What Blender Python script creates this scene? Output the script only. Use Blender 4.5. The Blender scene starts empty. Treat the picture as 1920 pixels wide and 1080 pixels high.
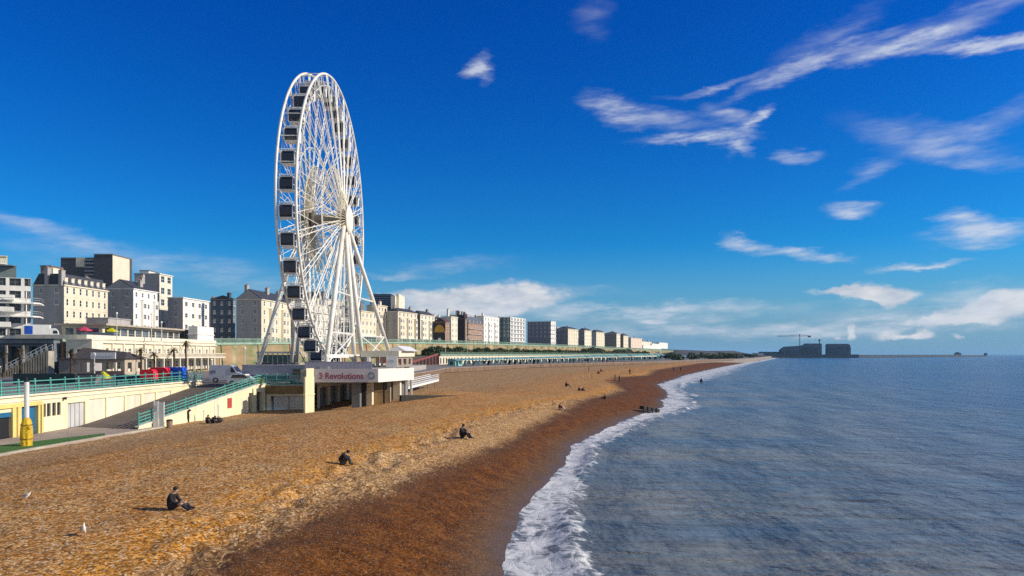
import bpy, bmesh, math, random
from mathutils import Vector, Matrix, noise
random.seed(7)
R = math.radians
S = bpy.context.scene
COL = S.collection
F = 1400.0; HY = 664.0; CZ = 9.0          # focal length in photo pixels, horizon row, camera height
# ------------------------------------------------------------------ camera
cd = bpy.data.cameras.new('camera'); cam = bpy.data.objects.new('camera', cd); COL.objects.link(cam)
cam.location = (0, 0, CZ); cam.rotation_euler = (R(90), 0, 0)
cd.sensor_width = 36; cd.lens = 36*F/1920; cd.shift_y = (HY-540)/1920
cd.clip_start = 0.5; cd.clip_end = 60000
S.camera = cam
# ------------------------------------------------------------------ light
SUN_EL, SUN_AZ = 27.0, 93.0               # azimuth clockwise from +Y (the view direction)
sdir = Vector((math.sin(R(SUN_AZ))*math.cos(R(SUN_EL)), math.cos(R(SUN_AZ))*math.cos(R(SUN_EL)), math.sin(R(SUN_EL))))
sl = bpy.data.lights.new('sun', 'SUN'); so = bpy.data.objects.new('sun', sl); COL.objects.link(so)
sl.energy = 5.0; sl.angle = R(0.5); sl.color = (1.0, 0.90, 0.74)
so.rotation_euler = (-sdir).to_track_quat('-Z', 'Y').to_euler(); so.location = (60, 0, 80)
S.view_settings.view_transform = 'Standard'; S.view_settings.look = 'None'
S.view_settings.exposure = 0.0; S.view_settings.gamma = 1.0
S.cycles.max_bounces = 6; S.cycles.diffuse_bounces = 3; S.cycles.glossy_bounces = 3
S.cycles.transparent_max_bounces = 6
try:
    S.cycles.use_denoising = False
except Exception: pass
W = bpy.data.worlds.new('World'); S.world = W; W.use_nodes = True

class NT:
    """tiny node helper"""
    def __init__(s, nt): s.nt = nt
    def n(s, t, ins=None, **kw):
        nd = s.nt.nodes.new(t)
        for k, v in kw.items(): setattr(nd, k, v)
        for k, v in (ins or {}).items():
            if hasattr(v, 'is_output') or isinstance(v, bpy.types.NodeSocket): s.nt.links.new(v, nd.inputs[k])
            else: nd.inputs[k].default_value = v
        return nd
    def m(s, op, a, b=0.0, c=None, clamp=False):
        d = {0: a, 1: b}
        if c is not None: d[2] = c
        return s.n('ShaderNodeMath', d, operation=op, use_clamp=clamp).outputs[0]
    def noise(s, vec, scale, detail=3, rough=0.55, dim='3D', out=0, dist=0.0):
        return s.n('ShaderNodeTexNoise', {'Vector': vec, 'Scale': scale, 'Detail': detail, 'Roughness': rough, 'Distortion': dist}, noise_dimensions=dim).outputs[out]
    def mapr(s, v, a, b, c=0.0, d=1.0, smooth=False):
        return s.n('ShaderNodeMapRange', {'Value': v, 'From Min': a, 'From Max': b, 'To Min': c, 'To Max': d}, interpolation_type='SMOOTHSTEP' if smooth else 'LINEAR').outputs[0]
    def mix(s, f, a, b, mode='MIX'):
        nd = s.nt.nodes.new('ShaderNodeMix'); nd.data_type = 'RGBA'; nd.blend_type = mode; nd.clamp_factor = True
        for i, v in ((0, f), (6, a), (7, b)):
            if isinstance(v, bpy.types.NodeSocket): s.nt.links.new(v, nd.inputs[i])
            else: nd.inputs[i].default_value = (v if i == 0 else (tuple(v)+(1,))[:4])
        return nd.outputs[2]
    def scale(s, vec, sx, sy, sz):
        return s.n('ShaderNodeVectorMath', {0: vec, 1: (sx, sy, sz)}, operation='MULTIPLY').outputs[0]

def build_world():
    nt = W.node_tree; nt.nodes.clear(); q = NT(nt)
    sky = q.n('ShaderNodeTexSky', sky_type='NISHITA', sun_disc=False, sun_elevation=R(SUN_EL), sun_rotation=R(SUN_AZ), altitude=0.0,
              air_density=1.0, dust_density=0.25, ozone_density=3.0)
    hsv = q.n('ShaderNodeHueSaturation', {'Hue': 0.505, 'Saturation': 1.36, 'Value': 1.0, 'Color': sky.outputs[0]}).outputs[0]
    tc = q.n('ShaderNodeTexCoord').outputs['Generated']  # direction
    sp = q.n('ShaderNodeSeparateXYZ', {0: tc})
    az = q.m('ARCTAN2', sp.outputs[0], sp.outputs[1]); el = q.m('ARCSINE', sp.outputs[2])
    # deeper blue overhead, paler near the horizon as a polarised autumn sky
    dk = q.mapr(el, 0.10, 0.45, 0.0, 1.0, True)
    hsv = q.mix(1.0, hsv, q.mix(dk, (0.10, 0.76, 1.20), (0.012, 0.595, 1.22)), 'MULTIPLY')
    neutral = q.n('ShaderNodeHueSaturation', {'Saturation': .55, 'Value': 1.0, 'Color': sky.outputs[0]}).outputs[0]
    hsv = q.mix(q.mapr(sp.outputs[1], .15, -.35, 0, 1, True), hsv, neutral)
    p = q.n('ShaderNodeCombineXYZ', {0: az, 1: el, 2: 0.0}).outputs[0]
    sk = q.n('ShaderNodeMapping', {'Vector': p, 'Rotation': (0, 0, R(-14)), 'Scale': (5, 16, 1)}).outputs[0]
    def warp(vec, sc, det, amt, rough=.6):
        nz = q.noise(vec, sc, det, rough, out=1)
        c = q.n('ShaderNodeVectorMath', {0: nz, 1: (.5, .5, .5)}, operation='SUBTRACT').outputs[0]
        c = q.n('ShaderNodeVectorMath', {0: c, 1: (amt*1.6, amt, 0)}, operation='MULTIPLY').outputs[0]
        return q.n('ShaderNodeVectorMath', {0: p, 1: c}, operation='ADD').outputs[0]
    pw = warp(sk, 1.7, 7, .050, .68); pp = warp(q.scale(p, 1, 1.6, 1), 24, 6, .024)
    def cloud(src, px, py, rx, ry, rot, op):
        u = (px-960)/F; v = (HY-py)/F; a = math.atan(u); e = math.atan(v*math.cos(a))
        mp = q.n('ShaderNodeMapping', {'Vector': src, 'Location': (a, e, 0), 'Rotation': (0, 0, R(-rot)), 'Scale': (rx/F*math.cos(a)**2, ry/F*math.cos(a), 1)}, vector_type='TEXTURE').outputs[0]
        ln = q.n('ShaderNodeVectorMath', {0: mp}, operation='LENGTH').outputs['Value']
        return q.mapr(ln, 1.25, 0.0, 0.0, op, True)
    def total(src, specs):
        t = None
        for s_ in specs:
            c = cloud(src, *s_); t = c if t is None else q.m('ADD', t, c)
        return t
    wis = total(pw, [(1870, 78, 200, 15, 2, 1.15), (1700, 84, 150, 18, -7, 1.0), (1520, 122, 170, 16, -16, .8), (1350, 158, 110, 9, -6, .5), (1560, 66, 130, 22, -22, .25), (1820, 22, 220, 24, -10, .3),
        (1150, 205, 70, 24, 18, .9), (1250, 222, 110, 20, 12, .5), (1295, 262, 110, 14, 3, 1.1), (1365, 222, 50, 20, 30, .5), (1400, 250, 16, 50, 40, .6), (1425, 222, 34, 9, -38, .6), (1380, 275, 40, 9, 35, .6),
        (893, 124, 36, 15, -22, 1.0), (905, 140, 14, 22, 10, .5), (1505, 296, 50, 13, 4, .6), (1640, 318, 70, 18, -22, .34), (1740, 262, 190, 34, 20, .34), (1850, 235, 140, 26, -20, .32), (1840, 300, 130, 18, 18, .28),
        (1595, 394, 52, 17, 4, .9), (1395, 458, 52, 14, 10, .9), (1495, 477, 100, 13, 5, .9), (1800, 415, 60, 20, 10, .8), (1850, 436, 120, 22, -2, .9), (1690, 495, 60, 11, 3, .95), (1750, 494, 80, 8, -3, .95),
        (60, 430, 170, 20, 14, .42), (330, 498, 330, 30, 6, .40), (1115, 35, 40, 30, 0, .16), (1300, 580, 220, 16, 0, .6), (1110, 588, 260, 22, 2, .75), (1400, 618, 420, 18, 0, .75), (1215, 603, 30, 7, 0, .9), (830, 500, 150, 14, -6, .25), (740, 512, 60, 8, 0, .45), (1000, 540, 200, 12, 0, .3), (1700, 600, 260, 40, 0, .55), (1850, 560, 160, 36, 0, .5)])
    puf = total(pp, [(960, 552, 140, 28, 0, 1.3), (840, 560, 140, 26, -3, 1.0), (900, 578, 170, 22, 0, .9), (812, 575, 30, 24, 0, 1.0), (730, 554, 60, 11, -6, .6), (930, 584, 50, 18, 0, 1.1),
        (1640, 548, 100, 20, 2, 1.2), (1665, 564, 46, 22, 8, .75), (1560, 543, 70, 8, 0, .7), (1890, 560, 150, 24, -8, .95), (1860, 588, 190, 20, -3, .95), (1760, 604, 240, 18, 0, .6),
        (1600, 622, 16, 20, 20, 1.0), (1658, 629, 42, 16, 0, .95), (1736, 628, 34, 15, 0, 1.0), (1793, 633, 14, 9, 0, .75), (1570, 634, 20, 8, 0, .6), (1700, 634, 60, 8, 0, .6)])
    nw = q.noise(q.scale(sk, 1.3, 2.2, 1), 2.2, 7, .62); npf = q.noise(q.scale(p, 1, 1.8, 1), 34, 6, .6)
    dw = q.m('MULTIPLY', wis, q.mapr(nw, .30, .70, .05, 1.2)); dw = q.m('MINIMUM', dw, .76)
    dp = q.mapr(q.m('MULTIPLY', puf, q.mapr(npf, .25, .7, .45, 1.25)), .12, .85, 0, .95, True)
    fw = q.mapr(sp.outputs[1], 0.0, 0.15)
    up = q.mapr(el, 0.0, 0.004)
    dens = q.m('MULTIPLY', q.m('MAXIMUM', dw, dp), fw)
    # thin veil near the horizon
    veil = q.mapr(el, 0.15, 0.0, 0.0, 0.92, True)
    base = q.mix(veil, hsv, (2.0, 3.6, 5.4))
    shade = q.noise(q.scale(p, 1, 2.6, 1), 26, 4, .55)
    ccol = q.mix(q.mapr(shade, .35, .65), (4.9, 5.5, 6.5), (7.6, 7.7, 7.9))
    lowc = q.mapr(el, .0, .10, .0, 1.0)
    ccol = q.mix(q.m('MULTIPLY', dw, 1.0), ccol, (6.6, 7.2, 8.3))
    colr = q.mix(q.m('MULTIPLY', dens, up), base, ccol)
    bg = q.n('ShaderNodeBackground', {'Color': colr, 'Strength': 0.1})
    out = q.n('ShaderNodeOutputWorld', {'Surface': bg.outputs[0]})
build_world()

# ------------------------------------------------------------------ helpers
def at(px, py, Y): return Vector(((px-960)/F*Y, Y, CZ-(py-HY)/F*Y))
def gz(px, py, z):
    Y = (CZ-z)*F/(py-HY); return Vector(((px-960)/F*Y, Y, z))
def interp(pts, x):
    if x <= pts[0][0]:
        a, b = pts[0], pts[1]
    elif x >= pts[-1][0]:
        a, b = pts[-2], pts[-1]
    else:
        for a, b in zip(pts, pts[1:]):
            if a[0] <= x <= b[0]: break
    t = (x-a[0])/(b[0]-a[0]); return a[1]+(b[1]-a[1])*t

MATS = {}
def mat(name, rgb, rough=0.75, var=0.12, scale=1.2, bump=0.0, bscale=8.0, metal=0.0, spec=0.4, streak=False, extra=None):
    if name in MATS: return MATS[name]
    m = bpy.data.materials.new(name); m.use_nodes = True; nt = m.node_tree; nt.nodes.clear(); q = NT(nt)
    pos = q.n('ShaderNodeNewGeometry').outputs['Position']
    if streak: v = q.scale(pos, 1.0, 1.0, 0.25)
    else: v = pos
    a = q.noise(v, scale, 4, .6)
    d = [max(0, c*(1-var*1.6)) for c in rgb]; l = [min(1, c*(1+var)) for c in rgb]
    colr = q.mix(q.mapr(a, .3, .7), d, l)
    if extra: colr = extra(q, pos, colr)
    bs = q.n('ShaderNodeBsdfPrincipled', {'Base Color': colr, 'Roughness': rough, 'Metallic': metal, 'Specular IOR Level': spec})
    if bump:
        bn = q.noise(pos, bscale, 3)
        b = q.n('ShaderNodeBump', {'Height': bn, 'Strength': bump, 'Distance': 0.1}); nt.links.new(b.outputs[0], bs.inputs['Normal'])
    q.n('ShaderNodeOutputMaterial', {'Surface': bs.outputs[0]})
    MATS[name] = m; return m

class MB:
    def __init__(s): s.v = []; s.f = []; s.mi = []; s.cur = 0
    def add(s, vs, fs):
        o = len(s.v); s.v += [tuple(v) for v in vs]
        for f in fs: s.f.append(tuple(i+o for i in f)); s.mi.append(s.cur)
        return s
    def box(s, x0, x1, y0, y1, z0, z1):
        return s.add([(x0,y0,z0),(x1,y0,z0),(x1,y1,z0),(x0,y1,z0),(x0,y0,z1),(x1,y0,z1),(x1,y1,z1),(x0,y1,z1)],
                     [(0,3,2,1),(4,5,6,7),(0,1,5,4),(1,2,6,5),(2,3,7,6),(3,0,4,7)])
    def bar(s, a, b, w, h=None):
        a = Vector(a); b = Vector(b); h = h or w; d = (b-a)
        if d.length < 1e-6: return s
        d.normalize(); up = Vector((0,0,1)) if abs(d.z) < .95 else Vector((1,0,0))
        u = d.cross(up).normalized()*(w/2); n = u.normalized().cross(d).normalized()*(h/2)
        vs = [p+i*u+j*n for p in (a, b) for i, j in ((-1,-1),(1,-1),(1,1),(-1,1))]
        return s.add(vs, [(0,1,2,3),(7,6,5,4),(0,4,5,1),(1,5,6,2),(2,6,7,3),(3,7,4,0)])
    def tube(s, pts, r, n=6, closed=False):
        pts = [Vector(p) for p in pts]; N = len(pts); o = len(s.v); rs = r if isinstance(r, (list, tuple)) else [r]*N
        for i, p in enumerate(pts):
            a = pts[(i-1) % N] if (closed or i > 0) else p; b = pts[(i+1) % N] if (closed or i < N-1) else p
            d = (b-a).normalized(); up = Vector((0,0,1)) if abs(d.z) < .9 else Vector((1,0,0))
            if closed: up = Vector((1,0,0)) if abs(d.x) < .9 else Vector((0,0,1))
            u = d.cross(up).normalized(); w = u.cross(d)
            for k in range(n):
                t = 2*math.pi*k/n; s.v.append(tuple(p+(u*math.cos(t)+w*math.sin(t))*rs[i]))
        M = N if closed else N-1
        for i in range(M):
            for k in range(n):
                j = (i+1) % N
                s.f.append((o+i*n+k, o+i*n+(k+1) % n, o+j*n+(k+1) % n, o+j*n+k)); s.mi.append(s.cur)
        if not closed:
            s.f.append(tuple(o+k for k in range(n))[::-1]); s.mi.append(s.cur)
            s.f.append(tuple(o+(N-1)*n+k for k in range(n))); s.mi.append(s.cur)
        return s
    def prism(s, poly, z0, z1):
        n = len(poly); vs = [(x, y, z0) for x, y in poly]+[(x, y, z1) for x, y in poly]
        return s.add(vs, [tuple(range(n))[::-1], tuple(range(n, 2*n))]+[(i, (i+1) % n, n+(i+1) % n, n+i) for i in range(n)])
    def extr(s, poly, axis, a, b):
        """polygon in the two other axes pushed from a to b along axis"""
        n = len(poly)
        mk = {'x': lambda p, t: (t, p[0], p[1]), 'y': lambda p, t: (p[0], t, p[1]), 'z': lambda p, t: (p[0], p[1], t)}[axis]
        vs = [mk(p, a) for p in poly]+[mk(p, b) for p in poly]
        return s.add(vs, [tuple(range(n))[::-1], tuple(range(n, 2*n))]+[(i, (i+1) % n, n+(i+1) % n, n+i) for i in range(n)])
    def blob(s, c, r, n=8, m=6):
        c = Vector(c); r = r if isinstance(r, (tuple, list)) else (r, r, r); o = len(s.v)
        for j in range(m+1):
            t = math.pi*j/m
            for k in range(n):
                f = 2*math.pi*k/n; s.v.append((c.x+r[0]*math.sin(t)*math.cos(f), c.y+r[1]*math.sin(t)*math.sin(f), c.z+r[2]*math.cos(t)))
        for j in range(m):
            for k in range(n):
                s.f.append((o+j*n+k, o+(j+1)*n+k, o+(j+1)*n+(k+1) % n, o+j*n+(k+1) % n)); s.mi.append(s.cur)
        return s
    def build(s, name, mats, parent=None, smooth=False, local=False):
        me = bpy.data.meshes.new(name); off = Vector((0,0,0))
        if parent is not None and not local:
            q_ = parent
            while q_ is not None: off += Vector(q_.location); q_ = q_.parent
        vs = [(v[0]-off.x, v[1]-off.y, v[2]-off.z) for v in s.v]
        me.from_pydata(vs, [], s.f)
        mats = mats if isinstance(mats, (list, tuple)) else [mats]
        for m in mats: me.materials.append(m)
        me.polygons.foreach_set('material_index', s.mi)
        bm = bmesh.new(); bm.from_mesh(me); bmesh.ops.recalc_face_normals(bm, faces=bm.faces); bm.to_mesh(me); bm.free()
        if smooth: me.polygons.foreach_set('use_smooth', [True]*len(me.polygons))
        me.update()
        o = bpy.data.objects.new(name, me); COL.objects.link(o)
        if parent is not None: o.parent = parent
        return o
def tag(o, label=None, cat=None, group=None, kind=None):
    if label: o['label'] = label
    if cat: o['category'] = cat
    if group: o['group'] = group
    if kind: o['kind'] = kind
    return o
def thing(name, loc, label, cat, group=None, rz=0):
    o = bpy.data.objects.new(name, None); COL.objects.link(o); o.location = loc; o.rotation_euler = (0, 0, rz); o.empty_display_size = .3
    o.matrix_basis = Matrix.Translation(Vector(loc)) @ Matrix.Rotation(rz, 4, 'Z')
    return tag(o, label, cat, group)
def dup(o, parent=None):
    c = o.copy(); COL.objects.link(c)
    if parent is not None: c.parent = parent
    for ch in list(o.children): dup(ch, c)
    return c
def place(o, loc, rz=0, label=None):
    o.location = loc; o.rotation_euler = (0, 0, rz)
    if label: o['label'] = label
    return o
def share(me, name, parent, loc, rot=(0,0,0), scale=(1,1,1)):
    o = bpy.data.objects.new(name, me); COL.objects.link(o); o.parent = parent; o.location = loc; o.rotation_euler = rot; o.scale = scale; return o

def meshed(cu, name):
    tmp = bpy.data.objects.new('tmp', cu); COL.objects.link(tmp); dg = bpy.context.evaluated_depsgraph_get()
    me = bpy.data.meshes.new_from_object(tmp.evaluated_get(dg)); bpy.data.objects.remove(tmp)
    o = bpy.data.objects.new(name, me); COL.objects.link(o); return o
# ------------------------------------------------------------------ palette
def weathered(q, pos, colr):
    a = q.noise(q.scale(pos, 1.1, 1.1, .10), 1.0, 6, .7); b = q.noise(pos, .35, 4, .6)
    k = q.m('MULTIPLY', q.mapr(a, .52, .70), q.mapr(b, .35, .6)); colr = q.mix(q.m('MULTIPLY', k, .45), colr, (.36,.29,.20))
    c = q.noise(pos, 2.2, 5, .7); return q.mix(q.m('MULTIPLY', q.mapr(c, .60, .72), .35), colr, (.50,.45,.37))
CREAM = mat('cream_render', (.72,.64,.49), .8, .1, .6, streak=True, extra=weathered)
CREAM2 = mat('pale_cream_render', (.76,.70,.57), .8, .1, .6, streak=True, extra=weathered)
WHITE = mat('white_render', (.82,.80,.76), .75, .08, .5, streak=True, extra=weathered)
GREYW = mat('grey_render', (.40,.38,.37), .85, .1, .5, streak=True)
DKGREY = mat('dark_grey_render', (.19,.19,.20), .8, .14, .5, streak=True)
BRICK = mat('red_brick', (.34,.19,.13), .85, .2, 1.5)
BROWNB = mat('brown_brick', (.25,.18,.13), .85, .2, 1.5)
SLATE = mat('slate_roof', (.055,.058,.07), .6, .25, 1.8)
LEAD = mat('lead_flat_roof', (.16,.16,.17), .7, .2, .7)
GLASS = mat('window_glass', (.025,.03,.04), .08, .3, .35, spec=.6)
GLASSL = mat('pale_window_glass', (.10,.13,.16), .12, .3, .35, spec=.6)
TEAL = mat('teal_paint', (.10,.36,.31), .55, .15, .8)
TEAL2 = mat('pale_teal_paint', (.22,.48,.46), .55, .12, .5)
GREEND = mat('green_deck_paint', (.30,.44,.34), .7, .15, .4)
STEELW = mat('white_painted_steel', (.80,.78,.72), .45, .14, .5)
STEELG = mat('galvanised_steel', (.45,.46,.47), .5, .15, 1.5, metal=.3)
DARK = mat('near_black', (.015,.016,.02), .6, .2, 2)
CABIN = mat('cabin_glass', (.020,.024,.05), .06, .3, 1, spec=.6)
YELLOW = mat('yellow_tarpaulin', (.62,.40,.02), .6, .2, 2.5, bump=.5, bscale=5)
BLUED = mat('blue_door_paint', (.02,.13,.27), .5, .12, 1)
YCREAM = mat('yellow_cream_masonry', (.80,.71,.48), .85, .07, .5, streak=True, extra=weathered)
YTRIM = mat('yellow_trim_paint', (.74,.58,.20), .7, .1, .8)
GREYDOOR = mat('grey_roller_door', (.55,.54,.54), .6, .1, .6, extra=weathered)
BROWNF = mat('brown_fascia', (.22,.14,.06), .75, .25, 1.2)
CONC = mat('weathered_concrete', (.42,.38,.31), .9, .18, .7, bump=.3)
ASPH = mat('brown_asphalt', (.13,.105,.09), .95, .16, .35, bump=.3, bscale=20)
PAVE = mat('pinkish_paving', (.36,.29,.24), .9, .12, .5)
LAV = mat('lilac_hoarding', (.46,.43,.50), .65, .06, .8)
TIMB = mat('tarred_timber', (.03,.025,.022), .8, .3, 3)
WPAINT = mat('white_gloss_paint', (.82,.82,.82), .4, .05, 1)
LAMPG = mat('lamp_post_grey', (.62,.62,.60), .5, .1, 2)
def plain(name, rgb, rough=.6, var=.1): return mat(name, rgb, rough, var, 2.0)

# ------------------------------------------------------------------ shore line, beach, sea
SHORE = [(10,-1.4),(22,-.8),(30.3,-.3),(36.4,.1),(42,.6),(47.4,1.5),(55.7,3.2),(61,4.4),(67.7,5.6),(74,6.2),(81,8.4),(93,12.6),(108,18),(120,23.5),(131,27),(145,29.2),(153.6,32.4),(177,37),(221,43.5),(262,57),(315,73),(394,101),(525,148),(787,247),(1000,330),(1400,480),(2000,700)]
BACK = [(10,-36),(45,-36),(53,-36),(66,-34.6),(95,-31.3),(96,-26.4),(118,-25.5),(126,-20.5),(160,-20.5),(233,-21),(323,8),(442,86),(600,160),(763,238),(1000,329),(1400,479),(2000,699)]
CLIFF = [(120,-90),(150,-88),(215,-86),(300,-64),(340,-46),(430,-17),(620,48),(860,155),(1000,215),(1300,345),(1700,520),(2300,780)]
CLIFZ = [(120,12),(150,12),(215,12.2),(300,13.8),(340,14.4),(430,15.1),(620,15.5),(860,14.2),(1000,13.2),(1300,12.0),(1700,9),(2300,5)]
WETW = [(10,10.5),(24,9.6),(30,9.2),(41,7.2),(60,5.6),(73,5.2),(94,6.5),(120,10),(150,9),(180,14),(221,13),(260,9),(315,13),(525,16),(2000,24)]
FOAMW = [(10,5),(30,5.0),(40,4.2),(50,3.6),(60,3.2),(75,3.6),(100,5.0),(138,8.5),(150,6),(165,8.0),(180,4.5),(221,11),(300,20),(400,22),(525,18),(800,14),(2000,20)]
def shoreX(Y):
    return interp(SHORE, Y)+(.5*noise.noise((Y*.16, 3.1, 0))+.22*noise.noise((Y*.55, 7.7, 0)))*min(1.6, Y/60)
def sh_slope(Y): return (interp(SHORE, Y+4)-interp(SHORE, Y-4))/8.0
PROF = [(-30,-5),(-6,-1.3),(0,0),(4,1.15),(8,2.1),(11,2.5),(13,2.7),(20,3.0),(26,2.8),(32,2.15),(36,1.85),(43,1.85),(60,2.9),(90,3.0)]
def beachz(X, Y, detail=True):
    s = (shoreX(Y)-X)/math.sqrt(1+sh_slope(Y)**2)
    far = min(1, max(0, (Y-95)/60.0))
    z = interp(PROF, s)
    if far > 0:   # beyond the wheel the shingle stays level to the promenade
        zf = interp([(-30,-4),(-6,-.9),(0,0),(6,1.1),(13,2.2),(24,2.9),(60,3.0),(90,3.0)], s); z = z*(1-far)+zf*far
    z += .75*math.exp(-((X+11)/5.5)**2-((Y-111)/8.0)**2) if Y < 150 else 0
    if detail and s > .3:
        k = min(1, s/3.0)
        d = .10*noise.noise((X*.30, Y*.30, 1.0))+.035*noise.noise((X*.9, Y*.9, 4.0))
        if Y < 110:
            d += .018*noise.noise((X*2.1, Y*2.1, 9.0))
            berm = math.exp(-((s-9.6-1.2*noise.noise((Y*.3, 2, 0)))/1.5)**2)
            d += berm*(.34*noise.noise((X*1.25, Y*.8, 20))+.34*abs(noise.noise((X*.45+Y*.25, Y*.9, 30)))-.08); d += .03*max(0, noise.noise((X*1.2, Y*1.2, 44)))
        z += d*k
    return z, s

def grid(name, rows, matl, smooth=True, attrs=None):
    nr, nc = len(rows), len(rows[0]); me = bpy.data.meshes.new(name)
    vs = [v for r in rows for v in r]
    fs = [(i*nc+j, i*nc+j+1, (i+1)*nc+j+1, (i+1)*nc+j) for i in range(nr-1) for j in range(nc-1)]
    me.from_pydata(vs, [], fs); me.materials.append(matl)
    for an, vals in (attrs or {}).items():
        a = me.attributes.new(an, 'FLOAT', 'POINT'); a.data.foreach_set('value', vals)
    bm = bmesh.new(); bm.from_mesh(me); bmesh.ops.recalc_face_normals(bm, faces=bm.faces)
    if sum(f.normal.z for f in bm.faces) < 0: bmesh.ops.reverse_faces(bm, faces=bm.faces)
    bm.to_mesh(me); bm.free()
    if smooth: me.polygons.foreach_set('use_smooth', [True]*len(me.polygons))
    o = bpy.data.objects.new(name, me); COL.objects.link(o); return o

def beach_material():
    m = bpy.data.materials.new('shingle'); m.use_nodes = True; nt = m.node_tree; nt.nodes.clear(); q = NT(nt)
    pos = q.n('ShaderNodeNewGeometry').outputs['Position']
    wet = q.n('ShaderNodeAttribute', attribute_name='wet').outputs['Fac']
    sd = q.n('ShaderNodeAttribute', attribute_name='s').outputs['Fac']
    v1 = q.n('ShaderNodeTexVoronoi', {'Vector': pos, 'Scale': 13.0}, feature='F1')
    v2 = q.n('ShaderNodeTexVoronoi', {'Vector': pos, 'Scale': 26.0}, feature='F1')
    r1 = q.n('ShaderNodeSeparateColor', {0: v1.outputs['Color']}); r2 = q.n('ShaderNodeSeparateColor', {0: v2.outputs['Color']})
    big = q.noise(pos, .16, 5, .6); med = q.noise(pos, .8, 4, .65)
    tone = q.mix(q.mapr(q.m('ADD', q.m('MULTIPLY', big, .6), q.m('MULTIPLY', med, .4)), .38, .62), (.44,.182,.038), (.47,.250,.078))
    sw_ = q.m('ADD', sd, q.m('MULTIPLY', q.m('SUBTRACT', q.noise(pos, .35, 4, .6), .5), 3.0))
    # cleaner orange shingle turned up along the storm ridge, a pale coarse strip below it, greyer stones by the wall
    pale = q.m('MULTIPLY', q.mapr(sw_, 10.8, 9.6, 0, 1, True), q.mapr(sw_, 4, 6, 0, 1)); tone = q.mix(q.m('MULTIPLY', pale, .45), tone, (.43,.275,.13))
    berm = q.m('MULTIPLY', q.mapr(sw_, 9.6, 10.8, 0, 1, True), q.mapr(sw_, 14.0, 12.0, 0, 1, True)); tone = q.mix(q.m('MULTIPLY', berm, .5), tone, (.57,.235,.020))
    greyb = q.mapr(q.noise(pos, .3, 3), .50, .70); tone = q.mix(q.m('MULTIPLY', greyb, .35), tone, (.40,.28,.15))
    tone = q.mix(q.mapr(sd, 24, 36, 0, .6, True), tone, (.38,.25,.13))
    v3 = q.n('ShaderNodeSeparateColor', {0: q.n('ShaderNodeTexVoronoi', {'Vector': q.scale(pos, 1, .5, 1), 'Scale': 10.5}, feature='F1').outputs['Color']})
    v4 = q.n('ShaderNodeSeparateColor', {0: q.n('ShaderNodeTexVoronoi', {'Vector': q.scale(pos, 1, .5, 1), 'Scale': 2.2}, feature='F1').outputs['Color']})
    st = q.mix(r1.outputs[0], (.48,.42,.38), (1.42,1.48,1.58))
    colr = q.mix(1.0, tone, st, 'MULTIPLY')
    colr = q.mix(1.0, colr, q.mix(v3.outputs[0], (.60,.55,.50), (1.32,1.38,1.45)), 'MULTIPLY')
    colr = q.mix(1.0, colr, q.mix(v4.outputs[0], (.92,.91,.90), (1.07,1.08,1.09)), 'MULTIPLY')
    dk4 = q.mapr(v3.outputs[1], .93, .96); colr = q.mix(q.m('MULTIPLY', dk4, .7), colr, (.10,.055,.02))
    pal = q.mapr(r1.outputs[1], .88, .90); colr = q.mix(q.m('MULTIPLY', pal, .8), colr, (.68,.54,.36)); pal3 = q.mapr(v3.outputs[2], .93, .95); colr = q.mix(q.m('MULTIPLY', pal3, .45), colr, (.66,.52,.34))
    drk = q.mapr(r1.outputs[2], .87, .90); colr = q.mix(q.m('MULTIPLY', drk, .8), colr, (.07,.04,.02))
    wcol = q.mix(q.mapr(med, .35, .65), (.080,.026,.004), (.170,.058,.007))
    wcol = q.mix(1.0, wcol, q.mix(r1.outputs[0], (.6,.6,.6), (1.45,1.5,1.6)), 'MULTIPLY'); wcol = q.mix(1.0, wcol, q.mix(v3.outputs[0], (.62,.62,.62), (1.4,1.4,1.4)), 'MULTIPLY')
    wcol = q.mix(q.m('MULTIPLY', q.mapr(wet, .62, .95), .65), wcol, (.080,.045,.024)); wcol = q.mix(q.mapr(sd, 3.2, .8, 0, .6, True), wcol, (.105,.075,.050))  # greyer tone towards the waterline paints the wet sheen into the colour
    pal2 = q.mapr(r2.outputs[1], .93, .95); wcol = q.mix(q.m('MULTIPLY', pal2, .6), wcol, (.36,.27,.19))
    wn = q.m('ADD', wet, q.m('MULTIPLY', q.m('SUBTRACT', q.noise(q.scale(pos, 1, .5, 1), .5, 7, .75), .5), .50))
    wn = q.m('ADD', wn, q.m('MULTIPLY', q.m('SUBTRACT', v3.outputs[2], .5), .14))
    w = q.mapr(wn, .86, 1.12, 1.0, 0.0, True)
    colr = q.mix(w, colr, wcol)
    shine = q.mapr(q.m('ADD', sd, q.m('MULTIPLY', q.noise(pos, .5, 3), 1.6)), 2.3, .9, 0, 1, True)
    colr = q.mix(q.m('MULTIPLY', shine, .45), colr, (.11,.075,.045))
    rough = q.mapr(shine, 0, 1, .70, .42); rough = q.m('SUBTRACT', q.m('ADD', rough, .25), q.m('MULTIPLY', w, .25))
    hb = q.m('ADD', q.m('MULTIPLY', q.m('SUBTRACT', 1, v1.outputs['Distance']), .6), q.m('MULTIPLY', q.noise(pos, 6, 3), .45))
    bs = q.mapr(shine, 0, 1, .60, .25)
    b = q.n('ShaderNodeBump', {'Height': hb, 'Strength': bs, 'Distance': .055})
    bsd = q.n('ShaderNodeBsdfPrincipled', {'Base Color': colr, 'Roughness': rough, 'Specular IOR Level': q.mapr(shine, 0, 1, .08, .20), 'Normal': b.outputs[0]})
    q.n('ShaderNodeOutputMaterial', {'Surface': bsd.outputs[0]}); return m

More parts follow.
